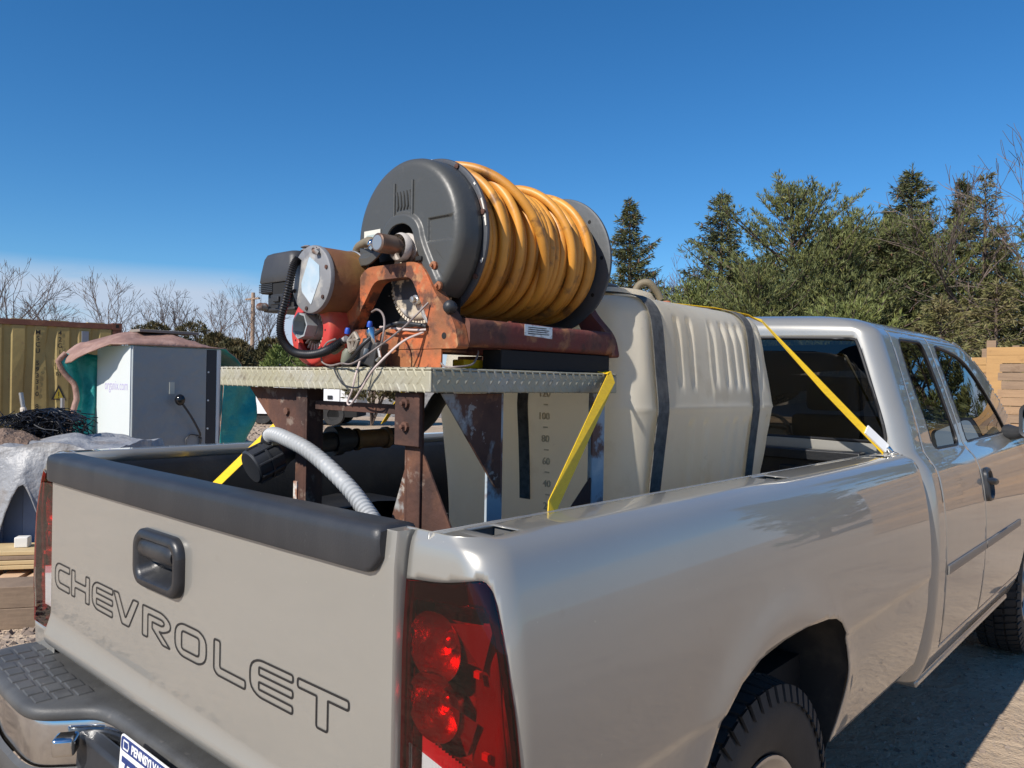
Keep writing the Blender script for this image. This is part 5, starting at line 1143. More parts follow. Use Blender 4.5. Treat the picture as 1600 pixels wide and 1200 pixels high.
def conifer(x, y, H, R, kind, seed, label, cat='tree', group='evergreens behind the truck cab', scale=1.0):
    rng = random.Random(seed); t = thing('evergreen_tree' if kind in 'sphc' else 'evergreen_bush', (x, y, 0), label, cat, group)
    wood, fol, cone = MB(), MB(), MB(); lean = Vector((rng.gauss(0,.012), rng.gauss(0,.012), 0)); r0 = .018*H+.03
    top = lambda z: Vector((x, y, 0))+lean*z+Vector((0, 0, z))
    wood.tube([top(H*k/8) for k in range(9)], [r0*(1-k/8)+.012 for k in range(9)], 7)
    z = H*(.10 if kind in 'sy' else .14); k = 0; ga = rng.uniform(0, 6)
    step = H/(34 if kind == 's' else 26 if kind == 'h' else 24)
    while z < H*.985:
        fr = z/H
        if kind == 's': L0 = R*(1-fr)**.75*(1.0 if fr > .18 else .85)
        elif kind in 'py': L0 = R*(sin(pi*min(1, (1-fr)*.60+.06)))**.8*(1.06 if fr < .8 else .95)
        else: L0 = R*(1-fr)**.6*.95
        nb = rng.randint(5, 7) if kind == 's' else rng.randint(4, 6)
        for j in range(nb):
            if kind == 'h' and rng.random() < .18: continue
            a = ga+2*pi*j/nb+rng.gauss(0,.25); Lb = max(.14, L0*rng.uniform(.45,1.30)*(1+.28*noise.noise(Vector((cos(a)*1.3+seed*3.1, sin(a)*1.3, z*.55))))); z0 = z+rng.uniform(-.5,.5)*step
            el = {'s': -.12+.55*fr, 'p': .18+.7*fr*fr, 'y': .35+.5*fr, 'h': -.05+.5*fr, 'c': .9}[kind]+rng.gauss(0,.12)
            d = Vector((cos(a)*cos(el), sin(a)*cos(el), sin(el))); base = top(z0); pts = []
            for q in range(5):
                tt = q/4; sag = (-.10*tt*(1-tt)*2 if kind == 's' else 0)*Lb+(.16 if kind in 'py' else .05 if kind == 's' else -.05)*tt*tt*Lb; pts.append(base+d*Lb*tt+Vector((0,0,sag)))
            wood.tube(pts, [.010+.012*Lb*(1-q/4) for q in range(5)], 4, cap=False)
            n = max(3, int(Lb/(.105 if kind == 's' else .14 if kind in 'py' else .17)))
            for q in range(n):
                tt = (.22 if kind != 'p' else .35)+(1-(.22 if kind != 'p' else .35))*(q+rng.random())/n; f4 = min(3.999, tt*4); i = int(f4); p = pts[i].lerp(pts[min(4, i+1)], f4-i)
                wd = (.34 if kind == 's' else .36)*Lb*(1-tt*.75)+.06
                for s2 in (-1, 1, 0):
                    if s2 == 0 and rng.random() < .4: continue
                    side = Vector((-sin(a), cos(a), 0))*s2*wd*rng.uniform(.3,1.0); pp = p+side+Vector((0,0,rng.gauss(0,.04)-(.10*abs(s2)*wd if kind == 's' else 0)))
                    if kind == 's':
                        tuft(fol, pp-side*.35, (d*.5+side.normalized()*(.8 if s2 else 0)+Vector((0,0,-.25))), .22*scale, .034*scale, 4, rng, .42)
                    elif kind in 'py':
                        tuft(fol, pp, (d*.45+Vector((0,0,.75))+side*.6), .20*scale, .030*scale, 6, rng, .50)
                    else:
                        tuft(fol, pp-side*.4, (d*.6+side+Vector((0,0,-.2))), .22*scale, .036*scale, 3, rng, .55)
            if kind == 's' and fr > .55 and rng.random() < .35:
                e = pts[-1]-d*.12; cone.tube([e, e-Vector((0,0,.06)), e-Vector((0,0,.15))], [.02,.032,.012], 5)
        ga += 1.1; z += step*rng.uniform(.8,1.2)*(1-.35*fr)
    for k in range(5): tuft(fol, top(H*(1-.012*k)), Vector((0,0,1)), .22*scale, .03, 5, rng, .35)
    part(wood, 'trunk', BARK, t); part(fol, 'foliage', LEAF[kind], t)
    if cone.v: part(cone, 'cones', CONE, t)['kind'] = 'stuff'
    return t
KD = {'s': 'dark green spruce', 'p': 'full green pine', 'h': 'thin yellowish hemlock', 'y': 'light green young pine'}
CON = [(-14.94,24.58,8.6,2.5,'s','pointed dark spruce with brown cones just right of the hose reel'),(-12.38,26.88,8.95,3.1,'s','broad dark spruce behind the middle of the water tank'),
 (-9.17,25.73,7.95,3.3,'p','tallest full green pine with tufted top left of the cab roof'),(-8.30,29.25,7.4,2.8,'p','blue green pine filling the gap right of the tallest pine'),
 (-8.1,33.2,8.9,1.8,'s','thin bare topped spruce tip between the blue green pine and the tall spruce'),(-6.70,30.63,9.8,3.3,'s','tall pointed spruce above the right side of the cab roof'),
 (-5.3,31.78,9.4,2.1,'s','narrow spruce standing right of the tall pointed spruce'),(-4.05,29.6,8.8,2.2,'h','thin yellowish see-through evergreen beside the bare tree at the right'),
 (-8.9,22.6,4.7,2.4,'p','low bushy pine behind the right end of the tank'),(-6.2,22.0,3.5,1.8,'y','light green young pine peeking over the middle of the cab roof'),
 (-6.0,26.2,6.6,3.2,'s','dense mid height spruce in front of the tall pointed spruce'),(-2.9,25.0,4.6,2.1,'h','low yellow brown evergreen in front of the wooden fence corner'),(-3.9,23.2,4.0,2.0,'h','straggly low evergreen over the front of the cab roof'),
 (-10.9,22.6,4.5,1.9,'y','light green young pine behind the tank top'),(-12.6,23.4,3.6,1.6,'s','small dark spruce in the gap beside the hose reel'),
 (-1.4,28.8,7.8,2.3,'h','thin evergreen at the right edge behind the fence'),(-7.6,25.2,6.2,2.6,'p','half height pine filling the shade between pine and spruce')]
CON += [(-10.6,31.0,7.4,3.0,'s','broad spruce behind the gap left of the tallest pine'),(-8.9,33.5,7.6,3.0,'p','far pine behind the blue green pine'),(-5.9,28.0,6.9,2.8,'p','olive pine between the tall spruce and the narrow spruce'),
 (-4.4,33.5,7.8,2.4,'s','far spruce behind the thin yellowish evergreen'),(-2.4,31.0,7.0,2.4,'p','olive pine behind the bare tree at the right edge'),(-12.0,30.0,6.4,2.6,'p','far pine behind the reddish saplings')]
for i, (x, y, H, R, k, lab) in enumerate(CON): conifer(x, y, H, R, k, 40+i, lab)
for i, (x, y, H, R, k) in enumerate([(2.2,27,8.2,2.0,'s'),(5.5,25,8.8,2.4,'p'),(9.3,22,8.0,2.1,'s')]):
    conifer(x, y, H, R, k, 80+i, ('spruce beyond the right edge nearest to the fence end','broad pine standing farther right beyond the fence','last spruce at the far right of the tree line')[i], scale=1.5)
def bare(x, y, H, seed, label, mat=None, depth=6, spread=.42, group='bare trees', name='bare_tree', r0=None, multi=1):
    rng = random.Random(seed); t = thing(name, (x, y, 0), label, 'tree', group); tk, br = MB(), MB()
    def grow(p, d, L, r, lv):
        n = 3; pts = [p]
        for k in range(n):
            d = (d+Vector((rng.gauss(0,.10), rng.gauss(0,.10), rng.gauss(0,.06)+.02))).normalized(); pts.append(pts[-1]+d*L/n)
        (tk if lv < 2 else br).tube(pts, [r*(1-.35*k/n) for k in range(n+1)], 6 if lv < 2 else 4 if lv < 4 else 3, cap=False)
        if lv >= depth: return
        nb = rng.choice((2,3,3)) if lv < 4 else rng.choice((2,2,3))
        for k in range(nb):
            a = rng.uniform(0, 2*pi); o = d.orthogonal().normalized(); o = Matrix.Rotation(a, 3, d) @ o
            nd = (d*(1 if k else 1.6)+o*rng.uniform(.55,1.25)*spread*2*(.5 if k == 0 else 1)+Vector((0,0,.12))).normalized()
            q = pts[-1] if k < 2 else pts[rng.randint(1,2)]
            grow(q, nd, L*rng.uniform(.62,.86), max(.010, r*.62*rng.uniform(.8,1.1)), lv+1)
    for m3 in range(multi):
        d0 = Vector((rng.gauss(0,.07 if multi == 1 else .25), rng.gauss(0,.07 if multi == 1 else .25), 1)).normalized()
        grow(Vector((x, y, -.05)), d0, H*.30, r0 or H*.013, 0)
    zmax = max(v[2] for v in br.v); s = H/zmax
    for mb in (tk, br): mb.v = [(x+(a-x)*s, y+(b-y)*s, c*s) for a, b, c in mb.v]
    part(tk, 'trunk', BARK if not mat else mat, t); part(br, 'branches', mat or TWIG, t); return t
for i, (x, y, H, lab) in enumerate([(-46.17,12.69,7.9,'tall spreading bare tree above the left end of the container'),(-50.58,16.79,6.9,'rounded bare tree over the middle of the container'),(-45.46,17.36,7.6,'tallest bare tree above the right end of the container'),
  (-51.59,18.57,6.8,'small bare tree behind the tallest one over the container'),(-47.26,19.77,6.2,'low bare tree between container and tarp covered cabinet'),(-43.55,20.41,7.2,'wide bare tree above the tarp covered cabinet'),
  (-46.71,22.95,6.9,'bare tree with upright twigs right of the wide one'),(-47.54,24.89,7.3,'bare tree left of the wooden utility pole'),(-40.94,22.75,7.5,'bare tree right behind the utility pole'),(-43.65,25.69,6.4,'faint bare tree behind the engine air filter box'),
  (-50.22,22.48,6.4,'low bare tree behind the cabinet tarp'),(-55,14.5,6.3,'far bare tree at the left edge over the container')]):
    bare(x, y, H, 10+i, lab, group='bare trees along the left horizon', depth=6, multi=1, r0=.11, spread=.36)
for i, (x, y, H, lab, mt) in enumerate([(-16.6,30.9,7.6,'reddish bare saplings between the two dark spruces',TWIGR),(-15.9,31.5,7.0,'thin bare sapling beside the broad dark spruce',TWIGR),(-2.84,27.38,10.4,'bare tree with pale limbs at the right edge',TWIG),(-2.2,26.4,8.5,'bare tree leaning over the wooden fence at the right edge',TWIG)]):
    bare(x, y, H, 60+i, lab, mt, multi=3 if i < 2 else 2, spread=.30 if i < 2 else .42, group='bare trees among the evergreens', r0=.05 if i < 2 else .09)
def bush(x, y, H, R, kind, seed, label, n=900):
    rng = random.Random(seed); t = thing('bush', (x, y, 0), label, 'bush', 'bushes along the yard edge'); fol = MB(); wd = MB()
    for k in range(7): wd.tube([(x,y,0),(x+rng.gauss(0,.3)*R,y+rng.gauss(0,.3)*R,H*.5),(x+rng.gauss(0,.5)*R,y+rng.gauss(0,.5)*R,H*.9)], [.04,.025,.01], 5)
    for k in range(n):
        a = rng.uniform(0, 2*pi); u = rng.uniform(-.2,1); rr = sqrt(max(0, 1-max(0,u)**2))*(.70+.3*noise.noise(Vector((cos(a)*2+seed, sin(a)*2, u*3)))+.16*rng.random())
        c = Vector((x+R*rr*cos(a), y+R*rr*sin(a), max(.05, H*(.46+.5*u+.10*noise.noise(Vector((a, u, seed)))))))
        tuft(fol, c, Vector((cos(a)*.5, sin(a)*.5, .8)), .24, .055, 4, rng, .55)
    part(wd, 'stems', BARK, t); part(fol, 'foliage', LEAF[kind], t)
for i, (x, y, H, R, k, lab) in enumerate([(-30.56,15.92,3.4,1.0,'c','dark cedar bush right of the tarp covered cabinet'),(-37.24,17.99,4.3,1.5,'c','brown cedar bush rising behind the cabinet tarp'),(-38.10,16.6,4.2,1.3,'c','brownish bush behind the middle of the cabinet tarp'),
  (-27.2,14.9,3.0,1.0,'c','dark bush below the utility pole'),(-25.6,15.6,3.05,.9,'c','dark bush under the engine air filter'),(-21.6,13.6,2.55,.85,'g','bright green bush just above the deck edge'),(-20.6,14.1,2.35,.8,'g','second bright green bush beside the red engine'),
  (-24.3,13.4,2.5,.8,'c','brown bush at the left end of the deck'),(-40.99,17.32,4.2,1.2,'c','brown bush above the container corner'),(-33.5,17.5,3.3,1.4,'c','low dark bush behind the cedar bush'),(-18.8,15.2,2.5,1.0,'c','dark bush behind the fan shroud')]): bush(x, y, H, R, k, 200+i, lab)
# utility pole
UP = thing('utility_pole', (-44.1,25.3,0), 'bare wooden utility pole above the bushes at the left', 'pole')
mb = MB().tube([(-44.1,25.3,-.2),(-44.1,25.3,6.9)], [.16,.12], 10); part(mb, 'pole_shaft', pmat('pole_wood', (.34,.24,.17), .9), UP)
mb = MB().box((-44.9,25.2,6.45),(-43.3,25.35,6.55)); part(mb, 'crossarm', bpy.data.materials['pole_wood'], UP)
# ------------------------------------------------------------------ shipping container
CTN = thing('shipping_container', (-15.14,5.83,0), 'dull yellow shipping container with black lettering and a rusty corner post', 'shipping container')
CP0 = Vector((-15.14,5.83,0)); cdv = Vector((.14,.99,0)).normalized(); cn = Vector((cdv.y,-cdv.x,0))
CY = pmat('dull_yellow_paint', (.33,.25,.09), .62, layers=[((.22,.15,.05), .9, .42, .7, .7), ((.20,.10,.05), 5, .62, .76, .8, 8)], bump=[(1.3,.35,.06),(30,.15,.004)])
CR_ = pmat('container_rust', (.14,.055,.035), .85, layers=[((.24,.11,.06), 5, .5, .7, .8)])
def CW(s, z, d=0): return CP0-cdv*s+cn*d+Vector((0,0,z))          # s metres left of the right end, d proud of the wall
wave = []; s = .20; 
while s < 11.9: wave += [(s, 0), (s+.20, 0), (s+.245, -.036), (s+.335, -.036)]; s += .38
mb = MB(); rows = [[CW(a, z, d) for z in (.16,.5,1.0,1.5,2.0,2.46)] for a, d in wave]
rng = random.Random(5)
for i, R in enumerate(rows):     # dents
    a = wave[i][0]
    for (sa, z0, dp) in ((1.28,1.95,.05),(1.66,1.2,.03),(.6,1.5,.02)):
        for j in range(len(R)):
            w = exp(-((a-sa)/.10)**2-((R[j].z-z0)/.35)**2); R[j] = R[j]-cn*dp*w-cdv*.05*w
mb.grid(rows, 0, True); part(mb, 'side_wall', CY, CTN)
mb = MB(); mb.add([CW(0,.16,-.04),CW(12.19,.16,-.04),CW(12.19,.16,-2.44),CW(0,.16,-2.44),CW(0,2.5,-.04),CW(12.19,2.5,-.04),CW(12.19,2.5,-2.44),CW(0,2.5,-2.44)], [(0,1,2,3),(7,6,5,4),(1,0,4,5),(2,1,5,6),(3,2,6,7),(0,3,7,4)]); part(mb, 'container_box', CY, CTN)
def cbox(s0, s1, z0, z1, d0, d1, nm, mt):
    mb = MB(); mb.add([CW(s0,z0,d0),CW(s1,z0,d0),CW(s1,z0,d1),CW(s0,z0,d1),CW(s0,z1,d0),CW(s1,z1,d0),CW(s1,z1,d1),CW(s0,z1,d1)], [(3,2,1,0),(4,5,6,7),(0,1,5,4),(1,2,6,5),(2,3,7,6),(3,0,4,7)]); o = part(mb, nm, mt, CTN); weld(o); return o
cbox(.17,12.0,2.47,2.575,-.05,.012,'top_rail',CR_); cbox(.17,12.0,.03,.158,-.05,.012,'bottom_rail',CY); cbox(0,.165,.16,2.46,-.15,.004,'corner_post',CR_); cbox(-.004,.175,2.462,2.60,-.17,.016,'corner_casting',CR_)
cbox(.055,.115,2.50,2.57,.0162,.0172,'casting_hole',DARK); cbox(.62,.74,2.18,2.40,.002,.05,'vent_cover',pmat('vent_grey',(.16,.18,.22),.6))
for k in range(18): cbox(.3+k*.66,.62+k*.66,2.5755,2.592,-1.4,-.06,'roof_rib',pmat('roof_yellow',(.48,.36,.16),.7) if k == 0 else bpy.data.materials['roof_yellow'])
CINK = pmat('stencil_black', (.02,.018,.014), .7)
def ctext(s, a, z, size, xs=1): 
    M = Matrix((cdv, Vector((0,0,1)), cn)).transposed().to_4x4(); M.translation = CW(a, z, .004)-CTN.location
    o = text(s, M, size, CINK, 'lettering', CTN, .0012, align='CENTER', xs=xs)
for i, ch in enumerate('MSCU 593310 8'):
    if ch != ' ': ctext(ch, 1.50, 2.30-.121*i, .125)
for i, ch in enumerate('42G1'): ctext(ch, 1.12, 2.30-.125*i, .125)
M = Matrix((cdv, Vector((0,0,1)), cn)).transposed().to_4x4(); M.translation = CW(1.20, 1.62, .003)-CTN.location
for rc in ((0,.12,.16,.13),(0,0,.16,.01),(0,.01,.01,.12),(.15,.01,.16,.12),(.03,.07,.13,.09),(.03,.035,.13,.05)): mb = MB().box((rc[0],rc[1],0),(rc[2],rc[3],.002),0,M); o = mb.build('lettering', CINK, CTN)
ctext('BT', 1.13, 1.50, .10)
M.translation = CW(1.26, 1.02, .003)-CTN.location; tri = [(0,0),(.26,0),(.13,.30)]; 
mb = MB().frame(tri, [(.04,.022),(.22,.022),(.13,.235)], .002, M); mb.build('warning_triangle', CINK, CTN)
mb = MB().prism([(.045,.026),(.215,.026),(.13,.225)], .001, M); mb.build('warning_sign_fill', pmat('sign_yellow',(.45,.33,.03),.6), CTN)
mb = MB().box((.122,.07,0),(.138,.16,.002),0,M); mb.box((.122,.04,0),(.138,.056,.002),0,M); mb.build('warning_mark', CINK, CTN)
# ------------------------------------------------------------------ white cabinet with a tarpaulin over it
CB = thing('machine_cabinet', (-8.0,3.45,0), 'white and grey machine cabinet with a black knobbed lever half covered by a tarp', 'machine')
WH = pmat('cabinet_white', (.60,.635,.625), .45, layers=[((.66,.68,.68), 2, .5, .75, .5)])
GP = pmat('cabinet_grey_panel', (.26,.28,.28), .30, layers=[((.22,.25,.28), 3, .45, .7, .7)], bump=[(3.2,.55,.06),(9,.2,.02)])
mb = MB().box((-8.55,2.962,.02),(-7.565,4.06,1.895)); part(mb, 'cabinet_body', WH, CB, bevel=.012)
mb = MB().box((-7.564,2.972,.05),(-7.552,3.86,1.885)); part(mb, 'side_panel', GP, CB, bevel=.004)
mb = MB().box((-7.564,3.865,.05),(-7.554,3.99,1.88)); part(mb, 'door_gap', pmat('blue_black_panel',(.010,.014,.024),.4), CB)
mb = MB().box((-7.564,3.992,.05),(-7.548,4.03,1.88)); part(mb, 'white_edge_strip', WH, CB, bevel=.003)
mb = MB().box((-8.545,2.950,.05),(-7.57,2.9605,1.89)); FP = part(mb, 'white_side', WH, CB, bevel=.003)
M = TM((-8.30,2.9495,1.37),(1,0,0),(0,0,1)); M.translation = M.translation-CB.location; text('organix.com', M, .165, pmat('print_lilac',(.40,.36,.55),.6), 'lettering', CB, .0, xs=.82)
for z in (1.60,1.25,.9):
    mb = MB().lathe([(.012,0),(.012,.006),(0,.007)], (-7.552,3.885,z), (1,0,0), 8); part(mb, 'bolt', WH, CB)
mb = MB().box((-7.552,3.40,1.33),(-7.543,3.46,1.47)); part(mb, 'switch_plate', pmat('plate_beige',(.50,.50,.42),.5), CB)
mb = MB().tube(spline([(-7.53,3.77,.80),(-7.47,3.745,.86),(-7.44,3.62,1.06),(-7.43,3.50,1.225)],6), .013, 8); mb.tube([(-7.53,3.62,.60),(-7.53,3.60,.78),(-7.53,3.66,.84),(-7.53,3.77,.82)], .007, 6); mb.tube([(-7.53,3.77,.60),(-7.53,3.79,.80)], .014, 8); LV = part(mb, 'lever', BLACKPL, CB, smooth=60)
mb = MB().ball((-7.43,3.475,1.262), .062, 16, 12, sq=(1,.95,1.1)); part(mb, 'lever_knob', pmat('knob_black',(.008,.008,.009),.12), LV, smooth=60)
TARP1 = pmat('brown_tarp', (.27,.155,.12), .7, layers=[((.40,.26,.21), 5, .5, .7, .7), ((.18,.10,.08), 2.2, .5, .72, .7)], bump=[(5,.5,.05),(22,.5,.02)])
TARP2 = pmat('teal_tarp_underside', (.01,.28,.26), .5, layers=[((.008,.17,.17), 3, .42, .7, .8), ((.05,.40,.36), 8, .55, .75, .6)], bump=[(4,.6,.06),(14,.5,.03)])
def cloth(rows, nm, root, thick=.012):
    mb = MB().grid(rows); o = mb.build(nm, [TARP1, TARP2], root); o.data.transform(Matrix.Translation(-root.location)); o.data.shade_smooth()
    q = o.modifiers.new('solid', 'SOLIDIFY'); q.thickness = thick; q.offset = 1; q.material_offset = 1; q.material_offset_rim = 0; return o
TP = thing('tarpaulin', (-8.0,3.5,1.9), 'brown tarpaulin with a teal underside draped over the machine cabinet', 'tarpaulin')
# profile along y (left to right in the picture): flap out to the left, over the roof, down to the right
rows = []
for i in range(41):
    t = i/40; path = spline([(2.62,1.68),(2.64,1.76),(2.74,1.855),(2.90,1.935-.02*t),(3.12,2.02-.06*t),(3.4,2.06-.09*t),(3.7,2.04-.09*t),(4.10,1.90-.02*t),(4.40,1.66),(4.50,1.34),(4.47,.95)], 5)
    R = []; m_ = len(path)
    for k, q in enumerate(path):
        kk = k/5; xf = interp([(0,-8.45),(1,-8.2),(2,-7.9),(3,-7.56),(4,-7.535),(7,-7.535),(8,-7.62),(10,-7.75)], kk); xx = -8.80+(xf+8.80)*t
        n = noise.noise(Vector((xx*2.6, q.x*2.4, q.y*2.4)))*.075+noise.noise(Vector((xx*8, q.x*7, q.y*7)))*.03
        zz = q.y+n*.7
        if 2.2 < kk < 8.2 and zz > 1.88: zz = 1.895+(zz-1.88)*1.2*max(0, sin(pi*min(1, .12+.88*t)))**.55
        R.append(Vector((xx+noise.noise(Vector((q.x*3, q.y*3, 7)))*.05*(1 if kk < 2 or kk > 8 else .3), q.x+n*.7, zz)))
    rows.append(R[::-1])
o = cloth(rows, 'tarp_sheet', TP)
rows = []      # flap hanging at the left with its teal inside turned this way
for i in range(25):
    t = i/24; z = 1.80-1.25*t; yl = interp([(0,2.62),(.08,2.54),(.18,2.60),(.30,2.72),(.45,2.73),(.62,2.66),(.8,2.62),(1,2.62)], t); R = []
    for k in range(13):
        u = k/12; R.append(Vector((-8.62+.05*sin(u*9+t*3)+.03*noise.noise(Vector((u*4,t*4,2)))-.10*(1-u)*sin(t*7)*.5, yl+(3.02-yl)*u, z+.03*noise.noise(Vector((u*3,t*3,9))))))
    rows.append(R)
cloth(rows, 'tarp_side', TP)
mb = MB().tube([R[0] for R in rows], .035, 6); part(mb, 'tarp_hem', TARP1, TP, smooth=70)
rows = []      # flap hanging in a triangle at the right
for i in range(15):
    t = i/14; R = []
    for k in range(13):
        u = k/12; p = Vector((-7.50,4.08,1.66)).lerp(Vector((-7.55,4.02,.30)), t).lerp(Vector((-7.62,4.62,1.40)).lerp(Vector((-7.62,4.40,.28)), t), u)
        p.x += .07*sin(t*9+u*5)*u+.03*noise.noise(Vector((t*4,u*4,1))); R.append(p)
    rows.append(R)
cloth(rows, 'tarp_flap', TP)
mb = MB().box((-8.35,3.25,2.08),(-8.05,4.0,2.115),0,Matrix.Rotation(0,4,'Z')); single(mb, 'board', pmat('grey_board',(.24,.21,.18),.9,bump=[(30,.5,.01)]), (-8.2,3.6,2.08), 'short weathered grey board lying on top of the brown tarp', 'board', bevel=.004)
# yellow hopper edge with slots, stakes
YH = thing('yellow_hopper', (-11.1,3.78,0), 'bright yellow slanted metal bracket with two slots beside the cabinet tarp', 'machine part')
HM = TM((-11.22,3.66,.10), (.62,.78,0), (0,0,1)); P = [(0,1.0),(.30,1.0),(.30,0),(.22,0),(.22,.45),(0,.85)]
mb = MB().prism([(0,.98),(.36,.98),(.36,.35),(.20,.35),(.0,.84)], .03, HM); part(mb, 'bracket_plate', pmat('bright_yellow_paint',(.80,.55,.02),.45), YH, bevel=.006)
mb = MB().box((.30,0,-.04),(.36,.36,0),0,HM); part(mb, 'bracket_leg', bpy.data.materials['bright_yellow_paint'], YH)
for q in (.05,.15): mb = MB().box((q,.87,.031),(q+.06,.91,.033),0,HM); part(mb, 'slot', DARK, YH)
mb = MB().box((.20,.55,.031),(.28,.565,.032),0,HM); mb.box((.20,.49,.031),(.30,.525,.032),0,HM); part(mb, 'lettering', INK, YH)
POLEW = pmat('stake_white', (.55,.50,.43), .7, layers=[((.3,.25,.2), 6, .5, .7, .7)])
for (x0,y0,x1,y1,z1,lab) in ((-11.74,3.22,-11.90,3.08,1.24,'leaning pale stake left of the black netting'),(-11.42,3.52,-11.43,3.51,1.17,'upright pale stake right of the black netting')):
    st = thing('stake', (x0,y0,0), lab, 'stake', 'pale stakes behind the tarp pile'); a, b = Vector((x0,y0,0)), Vector((x1,y1,z1))
    mb = MB().tube([a, a.lerp(b,.80), a.lerp(b,.82)], [.055,.045,.035], 10); part(mb, 'stake_shaft', POLEW, st); mb = MB().tube([a.lerp(b,.815), b], .032, 10); part(mb, 'metal_tip', STEELW, st)
# ------------------------------------------------------------------ tarp covered tote, soil and netting at the left edge
TT2 = thing('plastic_tote', (-5.35,1.2,0), 'blue grey plastic tote under the grey tarp behind the lumber', 'tote')
BT = pmat('tote_blue_grey', (.20,.25,.36), .45, layers=[((.14,.18,.28), 2, .45, .7, .7)])
mb = MB(); ROT = Matrix.Translation((-5.35,1.45,0)) @ Matrix.Rotation(radians(48), 4, 'Z')
mb.box((-.62,-.42,.10),(.62,.62,.93),0,ROT); part(mb, 'tote_body', BT, TT2, bevel=.03)
for k in range(5): mb = MB().box((-.50+k*.24,-.437,.18),(-.40+k*.24,-.421,.86),0,ROT); part(mb, 'tote_rib', BT, TT2, bevel=.006)
mb = MB().box((-.62,-.42,.0),(.62,.62,.095),0,ROT); part(mb, 'tote_base', pmat('tote_base_wood',(.25,.18,.11),.9), TT2, bevel=.005)
GT = pmat('grey_tarp_cloth', (.25,.255,.265), .5, layers=[((.44,.435,.42), 2.2, .50, .66, .8), ((.20,.16,.13), 3.5, .52, .70, .8, 8), ((.22,.23,.25), 1.4, .48, .7, .6)], bump=[(4,.6,.06),(16,.5,.02)])
rows = []
for i in range(71):
    a = -1.25+2.6*i/70; R = []
    for j in range(61):
        b = -.72+1.75*j/60
        ex = max(0, abs(a)-.66); ey = max(0, -.47-b, b-.70); e = ex+ey
        fold = .13*noise.noise(Vector((a*3.2, b*3.2, 3)))+.035*noise.noise(Vector((a*9, b*9, 1)))
        z = .965+.055*exp(-((a-.1)**2+(b-.2)**2)*3)+fold*.5-min(.62, e*2.6+ (0 if e == 0 else .02))*(1+.55*sin(a*11+b*3))
        hem = -.47-b
        if hem > 0: z += (.14*max(0, sin(a*5.2+.4+1.5*noise.noise(Vector((a*2,4,1)))))+.07*noise.noise(Vector((a*6,b*5,8))))*min(1, hem*5)
        aa = a if ex == 0 else (.66+ex*.45)*(1 if a > 0 else -1); bb = b if ey == 0 else (-.47-(-.47-b)*.42 if b < 0 else .70+(b-.70)*.5)
        R.append(ROT @ Vector((aa+fold*.25, bb-.02+fold*.3*(1 if ey else 0), max(.06, z))))
    rows.append(R)
mb = MB().grid(rows, 0, True); single(mb, 'ground_tarp', GT, (-5.35,1.45,.5), 'crumpled grey tarp with pale folds over the plastic tote at the left edge', 'tarp', smooth=70, solid=.006)
SOIL = pmat('loose_soil', (.19,.125,.09), .95, layers=[((.28,.20,.15), 14, .48, .7, .8), ((.09,.06,.045), 9, .5, .7, .8)], bump=[(18,.9,.04),(60,.8,.015)])
rows = []
for i in range(41):
    R = []
    for j in range(33):
        a, b = -.80+.75*i/40, -.30+.62*j/32; d2 = ((a+.42)/.33)**2+((b-.02)/.27)**2; R.append(ROT @ Vector((a, b, .975+.12*max(-.3, 1-d2)+.03*noise.noise(Vector((a*9,b*9,0)))+.015*noise.noise(Vector((a*25,b*25,0))))))
    rows.append(R)
mb = MB().grid(rows, 0, True); single(mb, 'soil_heap', SOIL, (-5.35,1.45,.95), 'small heap of brown soil lying on the grey tarp', 'soil', smooth=70)
rng = random.Random(11); mb = MB()
for k in range(420):
    c = Vector((rng.gauss(-.30,.13), rng.gauss(.42,.09), 1.12+rng.gauss(.02,.04))); pts = [c]
    d = Vector((rng.gauss(0,1), rng.gauss(0,.7), rng.gauss(0,.5))).normalized()
    for q in range(7):
        d = (d+Vector((rng.gauss(0,.6), rng.gauss(0,.6), rng.gauss(0,.5)-.05))).normalized(); n2 = pts[-1]+d*.055; n2.z = min(1.25-abs(n2.x+.25)*.30, max(1.0, n2.z)); n2.x = max(-.72, min(.06, n2.x)); pts.append(n2)
    mb.tube([ROT @ q for q in pts], .0045, 4, cap=False)
nt_ = single(mb, 'plastic_netting', pmat('black_netting',(.012,.012,.015),.4), (-5.3,1.6,1.1), 'tangled heap of black plastic netting on top of the grey tarp', 'netting')
rows = []   # pale sacks farther left behind
for (cx, cy, lab, w) in ((-6.35,1.02,'pale plastic sack behind the netting at the left edge',.42),(-6.0,.72,'second pale sack slumped against the grey tarp at the left edge',.36)):
    mb = MB(); rows = []
    for i in range(17):
        th = pi*i/16; R = []
        for j in range(25):
            ph = 2*pi*j/24; p = Vector((w*sin(th)*cos(ph)*1.25, w*.8*sin(th)*sin(ph), .17*cos(th)+.03*noise.noise(Vector((ph*2, th*3, cx))))); R.append(Matrix.Translation((cx,cy,.93)) @ Matrix.Rotation(.9,4,'Z') @ p)
        rows.append(R)
    mb.grid(rows, 0, True); single(mb, 'sack', pmat('sack_white',(.62,.60,.54),.6,layers=[((.4,.35,.28),4,.5,.7,.7)],bump=[(8,.5,.04)]) if 'sack_white' not in bpy.data.materials else bpy.data.materials['sack_white'], (cx,cy,.85), lab, 'sack', smooth=70)
mb = MB(); Mx = Matrix.Translation((-6.2,.9,.0)) @ Matrix.Rotation(.9,4,'Z'); mb.box((-.7,-.45,.04),(.7,.45,.80),0,Mx); single(mb, 'crate', pmat('crate_wood',(.24,.17,.11),.9), (-6.2,.9,0), 'wooden crate under the pale sacks at the left edge', 'crate', bevel=.01)
